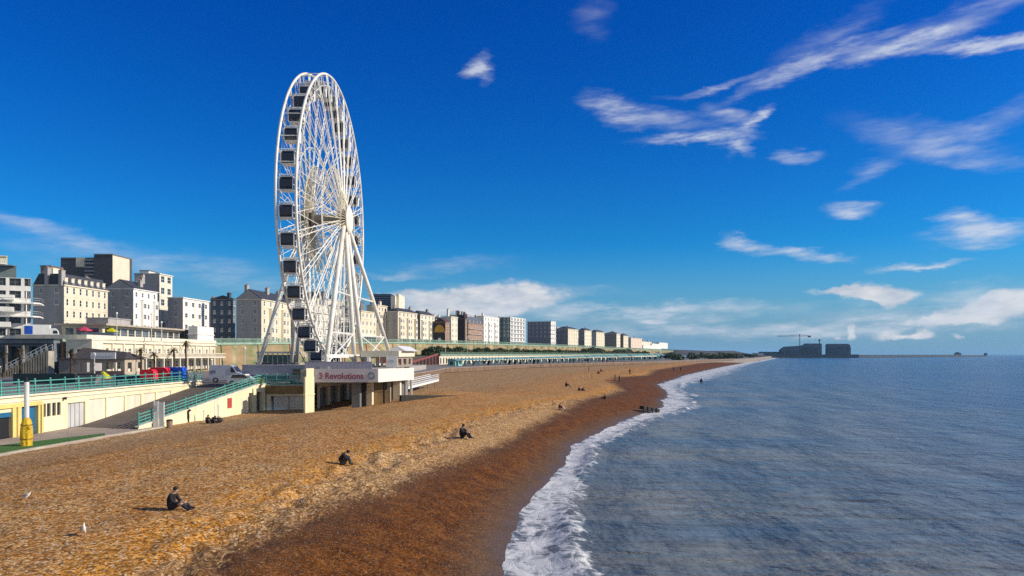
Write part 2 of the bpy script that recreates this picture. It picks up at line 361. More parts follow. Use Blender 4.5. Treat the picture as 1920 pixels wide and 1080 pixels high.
def geo(a, b, step, growth):
    out = [a]; st = step
    while out[-1] < b: out.append(out[-1]+st); st *= growth
    return out
def build_beach():
    rows = []; A = {'wet': [], 's': []}
    for Y in geo(14, 2000, .17, 1.0085):
        sx = shoreX(Y); bx = interp(BACK, Y)-.6; Wd = sx-bx; n = 230; row = []
        for j in range(n):
            t = j/(n-1); X = sx+6-(Wd+6)*(t**1.15)
            z, s = beachz(X, Y); row.append((X, Y, z)); A['wet'].append(max(0, s)/interp(WETW, Y)); A['s'].append(s)
        rows.append(row)
    return tag(grid('beach', rows, beach_material(), attrs=A), kind='structure')

def sea_material():
    m = bpy.data.materials.new('sea_water'); m.use_nodes = True; nt = m.node_tree; nt.nodes.clear(); q = NT(nt)
    pos = q.n('ShaderNodeNewGeometry').outputs['Position']
    fo = q.n('ShaderNodeAttribute', attribute_name='fo').outputs['Fac']; sd = q.n('ShaderNodeAttribute', attribute_name='sd').outputs['Fac']
    w0 = q.n('ShaderNodeMapping', {'Vector': pos, 'Rotation': (0, 0, R(14)), 'Scale': (.25, 1.0, 1)}).outputs[0]
    silt = q.noise(w0, .06, 5, .62); near = q.mapr(sd, 4, 75, 1, .04, True)
    deep = q.mix(q.mapr(q.noise(pos, .012, 4), .4, .62), (.042,.092,.165), (.070,.118,.178))
    colr = q.mix(q.m('MULTIPLY', near, q.mapr(silt, .36, .6, .3, 1.0)), deep, (.205,.195,.160))
    colr = q.mix(q.mapr(sd, 60, 500, 0, .5), colr, (.045,.11,.17))
    stre = q.noise(w0, .9, 6, .66, dist=.5); colr = q.mix(q.mapr(stre, .35, .65), q.mix(1.0, colr, (.74,.74,.76), 'MULTIPLY'), q.mix(1.0, colr, (1.28,1.25,1.2), 'MULTIPLY'))
    # foam: a churned band along the shore, lace behind it
    p2 = q.n('ShaderNodeMapping', {'Vector': pos, 'Rotation': (0, 0, R(-14)), 'Scale': (1.0, .55, 1)}).outputs[0]
    n1 = q.noise(p2, 1.0, 7, .68, dist=.6); n2 = q.noise(p2, .30, 4, .6, dist=.8)
    vor = q.n('ShaderNodeTexVoronoi', {'Vector': q.n('ShaderNodeVectorMath', {0: p2, 1: q.n('ShaderNodeVectorMath', {0: q.noise(p2, .8, 3, out=1), 1: (1.6, 1.6, 0)}, operation='MULTIPLY').outputs[0]}, operation='ADD').outputs[0], 'Scale': 1.1}, feature='DISTANCE_TO_EDGE').outputs['Distance']
    lace = q.mapr(vor, .02, .16, 1, 0)
    prof = q.n('ShaderNodeValToRGB', {0: fo}); cr = prof.color_ramp
    for e, (x, v) in zip(cr.elements, ((0.0, .50), (1.0, 0.0))): e.position = x; e.color = (v, v, v, 1)
    for x, v in ((.18, .60), (.45, .50), (.75, .36)): e = cr.elements.new(x); e.color = (v, v, v, 1)
    dn = q.m('ADD', q.m('MULTIPLY', n1, .55), q.m('MULTIPLY', n2, .75))
    dn = q.m('ADD', dn, q.m('MULTIPLY', lace, .12)); dn = q.m('ADD', dn, q.m('MULTIPLY', q.m('SUBTRACT', q.noise(w0, 2.4, 5, .65), .5), .6))
    foam = q.mapr(q.m('ADD', prof.outputs[0], dn), 1.05, 1.27, 0, 1, True)
    foam = q.m('MULTIPLY', foam, q.mapr(fo, -.3, -.12))
    foam = q.m('MULTIPLY', foam, q.mapr(fo, 1.12, .98))
    fcol = q.mix(q.mapr(n1, .35, .65), (.44,.46,.49), (.76,.76,.75))
    # wavelets: long crests lying along the shore, finer ripples on top
    w1 = q.n('ShaderNodeMapping', {'Vector': pos, 'Rotation': (0, 0, R(-20)), 'Scale': (1.0, .30, 1)}).outputs[0]
    w2 = q.n('ShaderNodeMapping', {'Vector': pos, 'Rotation': (0, 0, R(14)), 'Scale': (.34, 1.0, 1)}).outputs[0]
    h = q.m('ADD', q.m('MULTIPLY', q.noise(w2, .62, 5, .60, dist=.4), 1.5), q.m('MULTIPLY', q.noise(w1, .20, 4, .55), 1.8))
    h = q.m('ADD', h, q.m('MULTIPLY', q.noise(w2, 2.2, 4, .65), .32))
    sw = q.m('SINE', q.m('ADD', q.m('MULTIPLY', sd, .62), q.m('MULTIPLY', q.noise(pos, .05, 3), 9.0)))
    h = q.m('ADD', h, q.m('MULTIPLY', q.m('MULTIPLY', sw, q.mapr(sd, 120, 10, 0, 1)), .30))
    st = q.mapr(foam, 0, 1, .80, .3)
    b = q.n('ShaderNodeBump', {'Height': h, 'Strength': st, 'Distance': .75})
    wb = q.n('ShaderNodeBsdfPrincipled', {'Base Color': colr, 'Roughness': .20, 'IOR': 1.33, 'Specular IOR Level': .5, 'Normal': b.outputs[0]})
    b2 = q.n('ShaderNodeBump', {'Height': n1, 'Strength': .5, 'Distance': .25})
    fb = q.n('ShaderNodeBsdfPrincipled', {'Base Color': fcol, 'Roughness': .75, 'Specular IOR Level': .3, 'Normal': b2.outputs[0]})
    mx = q.n('ShaderNodeMixShader', {0: foam, 1: wb.outputs[0], 2: fb.outputs[0]})
    q.n('ShaderNodeOutputMaterial', {'Surface': mx.outputs[0]}); return m
def build_sea():
    rows = []; A = {'fo': [], 'sd': []}
    cols = [-5+.22*i for i in range(110)]; st = .24
    while cols[-1] < 13000: cols.append(cols[-1]+st); st *= 1.065
    for Y in geo(8, 2000, .25, 1.012)+[2400, 3000, 4000, 6000, 9000, 14000]:
        sx = shoreX(Y) if Y < 2000 else interp(SHORE, Y); fw = interp(FOAMW, min(Y, 2000)); row = []
        sl_ = math.sqrt(1+sh_slope(min(Y, 1900))**2)
        for c in cols:
            X = sx+c*sl_; z = 0.0
            if Y < 260 and -2 < c < 90:
                k = min(1, max(0, c/4.0))*min(1, (90-c)/40)
                z += k*(.10*noise.noise((X*.16+Y*.05, Y*.10, 0))+.05*noise.noise((X*.5, Y*.42, 5)))
                z += .34*math.exp(-((c-fw*.62-.8*noise.noise((Y*.13, 1, 0)))/.75)**2)*max(0, .55+noise.noise((Y*.07, 8, 0)))
                z += .05*max(0, noise.noise((X*1.3, Y*1.1, 2)))*max(0, 1-abs(c)/fw)
            if c < 0: z += .04
            row.append((X, Y, z)); A['fo'].append(c/fw); A['sd'].append(c)
        rows.append(row)
    return tag(grid('sea', rows, sea_material(), attrs=A), kind='structure')
build_beach(); build_sea()

# ------------------------------------------------------------------ raised road, promenade, upper ground
WALLX = -42.0
def roadz(Y): return interp([(10,5.0),(120,5.0),(200,4.3),(2000,4.2)], Y)
def build_land():
    # lower promenade in front of the arches
    m = MB(); m.prism([(-47,30),(-35.6,30),(-35.6,53),(-34.2,66),(-33.6,72),(-42.3,76),(-47,76)], .5, 2.0)
    tag(m.build('promenade', PAVE), kind='structure')
    turf = mat('turf', (.06,.17,.03), .9, .25, 6, bump=.5, bscale=40)
    m = MB(); m.prism([(-39.6,30),(-35.9,30),(-35.9,53),(-34.9,64),(-36.0,66),(-39.0,58)], 1.6, 2.02)
    tag(m.build('turf', turf), kind='structure')
    m = MB(); pts = [(-35.7,30),(-35.7,53),(-34.6,64),(-33.6,72)]
    for a, b in zip(pts, pts[1:]): m.bar((a[0], a[1], 1.99), (b[0], b[1], 1.99), .25, .16)
    tag(m.build('kerb', CONC), kind='structure')
    # Ramp up to the road
    m = MB(); n = 24; vs = []; fs = []
    for i in range(n+1):
        t = i/n; Y0 = 72.0+t*30; yr = 69.8+t*25.6; xr = -35.15+3.35*(yr-69.6)/25.8; z = 2.03+(t*t*(3-2*t)*.25+t*.75)*2.98
        vs += [(-41.9, Y0, z), (xr-.1, yr, z), (-41.9, Y0, .5), (xr-.1, yr, .5)]
    for i in range(n):
        o = 4*i; fs += [(o, o+1, o+5, o+4), (o, o+4, o+6, o+2), (o+1, o+3, o+7, o+5)]
    fs += [(0, 2, 3, 1), (4*n, 4*n+1, 4*n+3, 4*n+2)]
    m.add(vs, fs); tag(m.build('ramp', ASPH), kind='structure')
    # upper road: slab behind the sea wall, along the drive to the far end
    m = MB(); vs = []; fs = []; ys = [30, 60, 76, 95.6, 102.05, 102.06, 110, 126, 140, 160, 200, 233, 280, 323, 380, 442, 520, 600, 763, 1000, 1400, 2000]
    for Y in ys:
        xr = -42.4 if Y < 102.055 else min(interp(BACK, Y)-.3, -27 if Y < 119 else 1e9)
        xl = interp(CLIFF, max(Y, 120))-12 if Y >= 120 else -102
        z = roadz(Y); vs += [(xl, Y, z), (xr, Y, z), (xl, Y, -1), (xr, Y, -1)]
    for i in range(len(ys)-1):
        o = 4*i; fs += [(o, o+1, o+5, o+4), (o+1, o+3, o+7, o+5)]
    fs += [(0, 2, 3, 1)]
    m.add(vs, fs); tag(m.build('road', mat('pale_road', (.24,.21,.19), .9, .12, .4)), kind='structure')
    # block between ramp wall head and lower building
    m = MB(); m.prism([(-42.4,101.5),(-32.2,96.4),(-26.6,96.4),(-26.6,119),(-42.4,119)], 1, 4.94)
    tag(m.build('terrace_ground', PAVE), kind='structure')
    # city ground on the cliff
    rows = []
    ys = [146, 160, 185, 215, 250, 300, 340, 380, 430, 500, 560, 620, 700, 780, 860, 1000, 1150, 1300, 1500, 1700, 2000, 2300]
    for Y in ys:
        cx = interp(CLIFF, Y); cz = interp(CLIFZ, Y)
        rows.append([(cx-d, Y, (cz-.02)+ (0 if d < 60 else (d-60)*.02)) for d in (0, 10, 30, 60, 120, 250, 600, 1500)])
    tag(grid('city_ground', rows, mat('city_paving', (.25,.24,.22), .9, .15, .2), smooth=False), kind='structure')
build_land()

# ------------------------------------------------------------------ sea wall with arches, ramp wall, railings
WZ = 5.36
def railing(name, label, pts, h=1.05, post=2.0, mt=TEAL, rails=(.12,.45,.78,1.05), r=.045, panel=None, cat='railing', kind=None):
    t = thing(name, pts[0], label, cat)
    f = MB(); px_ = 0
    P = [Vector(p) for p in pts]
    for a, b in zip(P, P[1:]):
        for z in rails: f.bar(a+Vector((0,0,z)), b+Vector((0,0,z)), r*1.6)
        if panel:
            n = max(1, int((b-a).length/panel))
            for i in range(n): p = a.lerp(b, (i+.5)/n); f.bar(p+Vector((0,0,rails[0])), p+Vector((0,0,rails[-2])), r)
    f.build('rail', mt, t)
    posts = []
    for a, b in zip(P, P[1:]):
        n = max(1, round((b-a).length/post))
        for i in range(n+(1 if b is P[-1] else 0)): posts.append(a.lerp(b, i/n))
    pm = MB(); pm.box(-.06,.06,-.06,.06,0,h+.08); pm.blob((0,0,h+.13), .09, 6, 4)
    o0 = None
    for p in posts[:95]:
        if o0 is None:
            o0 = pm.build('post', mt, t, local=True); o0.location = p-P[0]
        else: share(o0.data, 'post', t, p-P[0])
    return t
def wallgrid(m, org, u, L, H, holes, depth=.2, zup=Vector((0,0,1))):
    """vertical wall from org along unit u, cut by holes (u0,u1,z0,z1), with reveals going inward (rightward normal is outward)"""
    u = Vector(u); n = Vector((u.y, -u.x, 0))
    us = sorted({0.0, L}|{x for h in holes for x in h[:2]}); zs = sorted({0.0, H}|{x for h in holes for x in h[2:4]})
    org = Vector(org)
    for i in range(len(us)-1):
        for j in range(len(zs)-1):
            cu = (us[i]+us[i+1])/2; cz_ = (zs[j]+zs[j+1])/2
            if any(h[0] < cu < h[1] and h[2] < cz_ < h[3] for h in holes): continue
            P = [org+u*a+zup*b for a, b in ((us[i], zs[j]), (us[i+1], zs[j]), (us[i+1], zs[j+1]), (us[i], zs[j+1]))]
            m.add(P, [(0,1,2,3)])
    for h in holes:
        c = [org+u*a+zup*b for a, b in ((h[0], h[2]), (h[1], h[2]), (h[1], h[3]), (h[0], h[3]))]
        d = [p-n*depth for p in c]
        m.add(c+d, [(0,1,5,4),(1,2,6,5),(2,3,7,6),(3,0,4,7)])
    return m

def build_seawall():
    t = thing('sea_wall', (WALLX, 52, 2.0), 'pale yellow sea wall with doors and blind arches below the teal railing', 'sea wall')
    # the wall runs along +Y; u = +Y so the outward normal is +X
    Y0 = 40.0; L = 101-Y0; H = WZ-2.0
    def U(px): return -WALLX*F/(960-px)-Y0         # distance along the wall seen at a photo column
    arches = [(U(127), U(160), 0, 2.35, 'grey')]
    doors = [(U(-40), U(21), 0.0, 2.15, 'dark'), (U(31), U(69), 0.0, 2.45, 'blue')]
    slots = [(U(a), U(a)+.55, 1.35, 2.55) for a in (79, 88, 98, 107)]
    blind = [(U(a), U(b), 0.0, 2.5) for a, b in ((167, 199), (203, 234), (238, 265), (269, 292), (296, 320))]
    holes = [a[:4] for a in arches+doors]+slots+blind
    m = MB(); wallgrid(m, (WALLX, Y0, 2.0), (0,1,0), L, H, holes, .28); m.build('wall', YCREAM, t)
    m = MB(); m.box(-42.25, -41.82, Y0, 101, WZ, WZ+.16); m.box(-42.0, -41.9, Y0, 101, WZ-.42, WZ-.3); m.build('coping', CREAM2, t)
    m = MB()
    for b in (21, 31, 69, 73): m.box(-41.99, -41.84, Y0+U(b)-.02, Y0+U(b)+.42, 2.0, 4.75)
    m.box(-41.99, -41.82, Y0+U(-40), Y0+U(76), 4.5, 4.82); m.build('pilaster_trim', YTRIM, t)
    for (a, b, z0, z1, k) in arches+doors:
        d = MB(); d.box(-42.26, -42.2, Y0+a, Y0+b, 2+z0, 2+z1)
        if k == 'blue':
            d.box(-42.2, -42.14, Y0+(a+b)/2-.06, Y0+(a+b)/2+.06, 2, 2+z1)
            for zz in (.5, 1.4): d.box(-42.2, -42.16, Y0+a+.2, Y0+b-.2, 2+zz, 2+zz+.08)
        o = d.build('door', {'blue': BLUED, 'dark': DARK, 'grey': GREYDOOR}[k], t)
        if k == 'grey':
            g = MB()
            for i in range(1, 4): yy = Y0+a+(b-a)*i/4; g.box(-42.2, -42.15, yy-.03, yy+.03, 2, 2+z1)
            g.build('door_rib', STEELG, o, local=False)
            tag(o, 'weathered grey board door')
        if k == 'dark':
            g = MB(); g.box(-42.18, -42.0, Y0+a, Y0+b, 3.75, 4.15); g.build('door_header', BLUED, o)
            tag(o, 'open dark doorway under a blue header')
        if k == 'blue': tag(o, 'blue painted double door')
    for s_ in slots:
        d = MB(); d.box(-42.2, -42.15, Y0+s_[0], Y0+s_[1], 2+s_[2], 2+s_[3]); d.build('slot_window', GLASS, t)
    for b in blind:
        d = MB(); d.box(-42.24, -42.12, Y0+b[0], Y0+b[1], 2, 2+b[3]); d.build('blind_panel', CREAM2, t)
    l = MB(); l.box(-41.9, -41.7, Y0+U(118)-.12, Y0+U(118)+.12, 4.75, 4.98); l.build('wall_lamp', DARK, t)
    railing('railing', 'long teal railing along the top of the yellow sea wall', [(-42.05, 46, WZ+.16), (-42.05, 101, WZ+.16)], 1.15, 2.2, TEAL, (.14,.42,.70,1.12), .05, panel=.9)
    # ramp's outer wall
    A = Vector((-34.85, 69.6, 2.0)); B = Vector((-31.5, 95.4, 2.0)); d = B-A; L = d.length; u = d.normalized()
    t = thing('ramp_wall', A, 'cream wall sloping up beside the ramp behind the white sign', 'wall')
    m = MB(); n = Vector((u.y, -u.x, 0)); N = 26
    ho = [(21.6, 22.5, .1, 2.25), (23.6, 25.2, 0.0, 2.25)]
    def top(s): return .15+min(1, s/24.0)*2.98
    us = sorted({i*L/N for i in range(N+1)}|{h for x in ho for h in x[:2]})
    for a, b in zip(us, us[1:]):
        zb = -.6
        hit = [h for h in ho if h[0] <= (a+b)/2 <= h[1]]
        lo = hit[0][3] if hit else zb
        P = [A+u*a, A+u*b]
        m.add([P[0]+Vector((0,0,lo)), P[1]+Vector((0,0,lo)), P[1]+Vector((0,0,top(b))), P[0]+Vector((0,0,top(a)))], [(0,1,2,3)])
        if hit: m.add([P[0]+Vector((0,0,lo)), P[1]+Vector((0,0,lo)), P[1]+Vector((0,0,lo))-n*.5, P[0]+Vector((0,0,lo))-n*.5], [(0,1,2,3)])
        m.add([P[0]+Vector((0,0,top(a))), P[1]+Vector((0,0,top(b))), P[1]-n*.3+Vector((0,0,top(b))), P[0]-n*.3+Vector((0,0,top(a)))], [(0,1,2,3)])
    for h in ho:
        for e in h[:2]: P = A+u*e; m.add([P+Vector((0,0,-.6)), P+Vector((0,0,h[3])), P+Vector((0,0,h[3]))-n*.5, P+Vector((0,0,-.6))-n*.5], [(0,1,2,3)])
    m.add([B+Vector((0,0,-.6)), B-n*.3+Vector((0,0,-.6)), B-n*.3+Vector((0,0,3.1)), B+Vector((0,0,3.1))], [(0,1,2,3)])
    m.build('wall', YCREAM, t)
    c = MB()
    for a, b in zip(us, us[1:]):
        c.bar(A+u*a+Vector((0,0,top(a)+.05))-n*.12, A+u*b+Vector((0,0,top(b)+.05))-n*.12, .42, .14)
    c.build('coping', CREAM2, t)
    for i, h in enumerate(ho):
        g = MB(); P = A+u*h[0]-n*.45; Q = A+u*h[1]-n*.45; g.bar(P+Vector((0,0,.8)), Q+Vector((0,0,.8)), .06, 3.0); g.build('door', [mat('olive_door', (.20,.17,.09), .7), DARK][i], t)
    s1 = 16.4; g = MB(); P = A+u*s1+n*.03; g.bar(P+Vector((0,0,1.35)), P+u*.95+Vector((0,0,1.35)), .06, 1.15); o = g.build('poster_panel', plain('red_poster', (.42,.06,.05)), t)
    for q_ in (13.5, 19.8):
        g = MB(); P = A+u*q_+n*.02; g.bar(P+Vector((0,0,.9)), P+u*.8+Vector((0,0,.9)), .05, 1.7); g.build('panel', CREAM2, t)
    railing('railing', 'teal lattice railing climbing beside the ramp', [tuple(A+u*s_+Vector((0,0,top(s_)+.12))-n*.12) for s_ in (0.2, 6, 12, 18, 24, L)], 1.05, 1.9, TEAL, (.14,.45,.75,1.05), .05, panel=.7)
    # lower building with grey doors
    t = thing('beach_store', (-29, 95.5, 2), 'low building with grey doors and brown fascia beside the wheel platform', 'building')
    m = MB(); wallgrid(m, (-31.4, 95.5, 1.6), (1,0,0), 5.75, 2.35, [(.5, 4.7, 0, 2.05)], .4); m.build('wall', CREAM, t)
    m = MB(); m.box(-31.4, -25.7, 95.3, 95.5, 3.95, 4.95); m.build('fascia', BROWNF, t)
    for i in range(2):
        m = MB(); a = -30.55+i*2.0; m.box(a, a+1.9, 95.75, 95.82, 1.6, 3.62)
        for k in range(5): m.box(a+.05, a+1.85, 95.72, 95.75, 1.9+k*.35, 1.93+k*.35)
        m.build('door', GREYDOOR, t)
    m = MB(); m.box(-31.2, -30.75, 95.75, 95.83, 1.6, 3.0); m.build('side_door', LAV, t)
    m = MB(); m.box(-31.5, -25.7, 95.31, 101, 4.95, 5.06); m.build('roof', CONC, t)
    railing('railing', 'dark teal railing on the flat roof of the grey-doored store', [(-31.4, 95.4, 5.06), (-26.0, 95.4, 5.06)], 1.25, 1.4, TEAL, (.1,.4,.7,1.2), .06, panel=.5)
build_seawall()

# ------------------------------------------------------------------ the wheel and its platform
WX, WY, WZC, WR = -26.98, 109.0, 28.58, 20.0
def build_platform():
    t = thing('wheel_platform', (-21, 90, 2.6), 'raised pier-like platform under the wheel with a lettered front fascia', 'platform')
    m = MB(); m.box(-25.6, -16.2, 90.4, 124, 5.62, 7.15); m.box(-25.6, -15.4, 112, 134, 6.3, 7.1); m.build('deck', mat('deck_concrete', (.38,.36,.34), .8, .12, .6), t)
    m = MB(); m.box(-24.5, -16.3, 90.15, 90.38, 5.6, 7.22)
    p = m.build('sign_panel', mat('lilac_sign', (.60,.56,.60), .6, .05, .4), t)
    cu = bpy.data.curves.new('lettering', 'FONT'); cu.body = '3 Revolutions'; cu.size = 1.12; cu.offset = .012; cu.extrude = .012; cu.align_x = 'LEFT'
    cu.materials.append(plain('plum_lettering', (.30,.04,.09), .5)); o = meshed(cu, 'lettering'); o.parent = p
    o.location = Vector((-23.35, 90.13, 6.02))-Vector(t.location); o.rotation_euler = (R(90), 0, 0); o.scale = (.87, .95, 1)
    cu2 = bpy.data.curves.new('roundel', 'CURVE'); cu2.dimensions = '3D'; cu2.bevel_depth = .07
    sp_ = cu2.splines.new('POLY'); sp_.points.add(23); sp_.use_cyclic_u = True
    for i in range(24): a = i*math.pi/12; sp_.points[i].co = (math.cos(a)*.38, 0, math.sin(a)*.38, 1)
    cu2.materials.append(plain('slate_blue_mark', (.12,.18,.26))); o = meshed(cu2, 'emblem_ring'); o.parent = p
    o.location = Vector((-16.95, 90.12, 6.4))-Vector(t.location)
    # white side fascia facing the sea
    m = MB(); a, b = Vector((-16.15, 90.2, 0)), Vector((-14.75, 112.3, 0)); m.add([(a.x,a.y,5.6),(b.x,b.y,5.18),(b.x,b.y,6.92),(a.x,a.y,7.22),(a.x-.3,a.y+.18,5.6),(b.x-.3,b.y,5.18),(b.x-.3,b.y,6.92),(a.x-.3,a.y+.18,7.22)],[(0,1,2,3),(7,6,5,4),(0,4,5,1),(3,2,6,7),(1,5,6,2),(0,3,7,4)])
    m.build('side_fascia', mat('cream_fascia', (.80,.76,.68), .6, .03, .4), t)
    # cream pier at the near corner and the garages behind it
    m = MB(); m.prism([(-24.95,90.1),(-24.8,88.9),(-24.55,88.7),(-23.85,90.1)], 1.5, 6.3); m.prism([(-24.7,90.1),(-24.5,88.95),(-23.9,90.1)], 6.3, 7.3); m.prism([(-25.0,90.1),(-24.85,88.85),(-24.55,88.6),(-23.78,90.1)], 4.1, 4.25); m.build('pier_wall', YCREAM, t)
    m = MB(); wallgrid(m, (-25.5, 97.7, 1.8), (.06, .998, 0), 21, 3.8, [(1.2+i*4.6, 4.6+i*4.6, 0, 2.75) for i in range(4)], .35); m.build('garage_wall', CREAM, t)
    for i in range(4):
        g = MB(); y = 97.7+1.2+i*4.6; x = -25.5+.06*(1.2+i*4.6)-.3; g.box(x, x+.05, y, y+3.4, 1.8, 4.55); g.build('garage_door', DKGREY, t)
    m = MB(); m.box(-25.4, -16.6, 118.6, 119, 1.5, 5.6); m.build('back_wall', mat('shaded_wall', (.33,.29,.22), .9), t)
    for (x0, x1, y0, y1, mt) in ((-19.75,-18.75,92,93.2,DKGREY), (-18.7,-18.2,93,93.6,TIMB), (-19.5,-18.5,98.6,99.9,CREAM), (-16.75,-16.55,97,97.2,DARK), (-16.9,-15.9,106,107.4,CREAM), (-17.6,-17.1,105,105.6,CONC), (-15.75,-15.5,110,110.3,WPAINT), (-15.6,-15.3,114,114.4,WPAINT)):
        m = MB(); m.box(x0, x1, y0, y1, 1.5, 5.61); m.box(x0-.12, x1+.12, y0-.12, y1+.12, 5.35, 5.6); m.build('column', mt, t)
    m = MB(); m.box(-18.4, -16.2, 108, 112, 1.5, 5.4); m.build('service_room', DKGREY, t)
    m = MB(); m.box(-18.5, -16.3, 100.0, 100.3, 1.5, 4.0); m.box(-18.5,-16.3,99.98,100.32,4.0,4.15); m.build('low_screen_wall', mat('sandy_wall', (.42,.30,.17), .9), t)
    m = MB(); m.box(-25.4, -17.2, 91.6, 91.75, 7.15, 8.0); m.build('front_barrier', LAV, t)
    m = MB()
    for i in range(17): m.box(-25.4+i*.51, -25.34+i*.51, 91.55, 91.6, 7.2, 8.1)
    m.box(-25.4,-17.2,91.55,91.8,8.0,8.08); m.build('barrier_rail', mat('lilac_rail', (.36,.34,.42), .6), t)
    m = MB()
    m.bar((-23.2, 92.5, 8.75), (-22.2, 128, 8.75), .5, .45); m.bar((-23.2, 92.5, 7.3), (-22.2, 128, 7.3), .6, .35); m.build('base_beam', STEELW, t)
    # ticket hall / boarding house on the deck
    p = thing('boarding_hall', (-18.5, 108, 7.15), 'white flat roofed boarding hall with small gable on the wheel platform', 'hall')
    m = MB(); wallgrid(m, (-20.6, 104, 7.12), (1,0,0), 4.6, 1.5, [(.3,1.6,0,1.3),(2.0,2.3,0,1.5),(2.6,4.2,.3,1.2)], .6); wallgrid(m, (-16.0, 104, 7.12), (0,1,0), 16, 1.5, [(1,4,.3,1.2),(6,9,.3,1.2),(11,14,.3,1.2)], .3); m.build('wall', mat('taupe_panel', (.33,.27,.24), .7), p)
    m = MB(); m.box(-21.0, -15.7, 103.6, 120.4, 8.62, 9.45); m.build('roof_fascia', CREAM2, p)
    m = MB(); m.extr([(-17.6,9.46),(-15.1,9.46),(-16.35,10.2)], 'y', 106, 120); m.build('gable_roof', WPAINT, p)
    m = MB(); m.box(-19.5, -19.1, 100.2, 100.6, 7.15, 8.62); m.build('column', WPAINT, p)
    k = thing('notice_board', (-16.2, 101, 7.15), 'white notice board with faint grey panel at the platform edge', 'notice board')
    m = MB(); m.box(-17.0, -15.5, 100.9, 101.05, 7.25, 8.75); m.build('board', WPAINT, k)
    m = MB(); m.box(-16.6, -15.95, 100.87, 100.9, 7.9, 8.25); m.build('grey_panel', mat('faint_grey', (.6,.62,.64)), k)
    m = MB(); m.box(-16.9,-16.8,100.92,101.02,7.15,7.25); m.box(-15.7,-15.6,100.92,101.02,7.15,7.25); m.build('foot', STEELG, k)
    # white ramp with railings on the far side
    w = thing('beach_ramp', (-17, 124, 3), 'white railed walkway sloping from the platform to the shingle', 'walkway')
    a = Vector((-17.6, 121, 3.55)); b = Vector((-14.6, 141, 4.1))
    m = MB(); m.bar(a, b, 1.6, .4); m.build('deck', WPAINT, w)
    m = MB(); side = Vector((.8, -.1, 0))
    for s_ in (1, -1):
        for z in (.45, .8, 1.1): m.bar(a+side*s_+Vector((0,0,z)), b+side*s_+Vector((0,0,z)), .07)
        for i in range(22): q_ = a.lerp(b, i/21)+side*s_; m.bar(q_, q_+Vector((0,0,1.1)), .08)
    m.build('railing', WPAINT, w)
    m = MB()
    for i in range(5): q_ = a.lerp(b, i/4); m.bar(q_, q_-Vector((0,0,2)), .2)
    m.build('support', CONC, w)
    g = MB(); g.extr([(98.2,1.9),(106.5,2.0),(106.5,3.05),(98.2,3.62)], 'x', -.22, .22)
    d = (Vector((-7.4,106.2,0))-Vector((-14.6,98.4,0)))
    o = MB(); A_ = Vector((-14.7,98.3,1.6)); B_ = Vector((-6.6,106.6,1.6)); nn = Vector((d.y,-d.x,0)).normalized()*.2
    P = [A_-nn, A_+nn, B_+nn, B_-nn]; o.add([tuple(x) for x in P]+[(P[0].x,P[0].y,3.6),(P[1].x,P[1].y,3.6),(P[2].x,P[2].y,3.1),(P[3].x,P[3].y,3.1)],[(0,3,2,1),(4,5,6,7),(0,1,5,4),(1,2,6,5),(2,3,7,6),(3,0,4,7)])
    r = o.build('ledge', TIMB); tag(r, 'dark strip standing in for the shaded face of a low groyne on the shingle beside the platform', 'ledge')  # black colour stands in for the shade on a step in the shingle
build_platform()

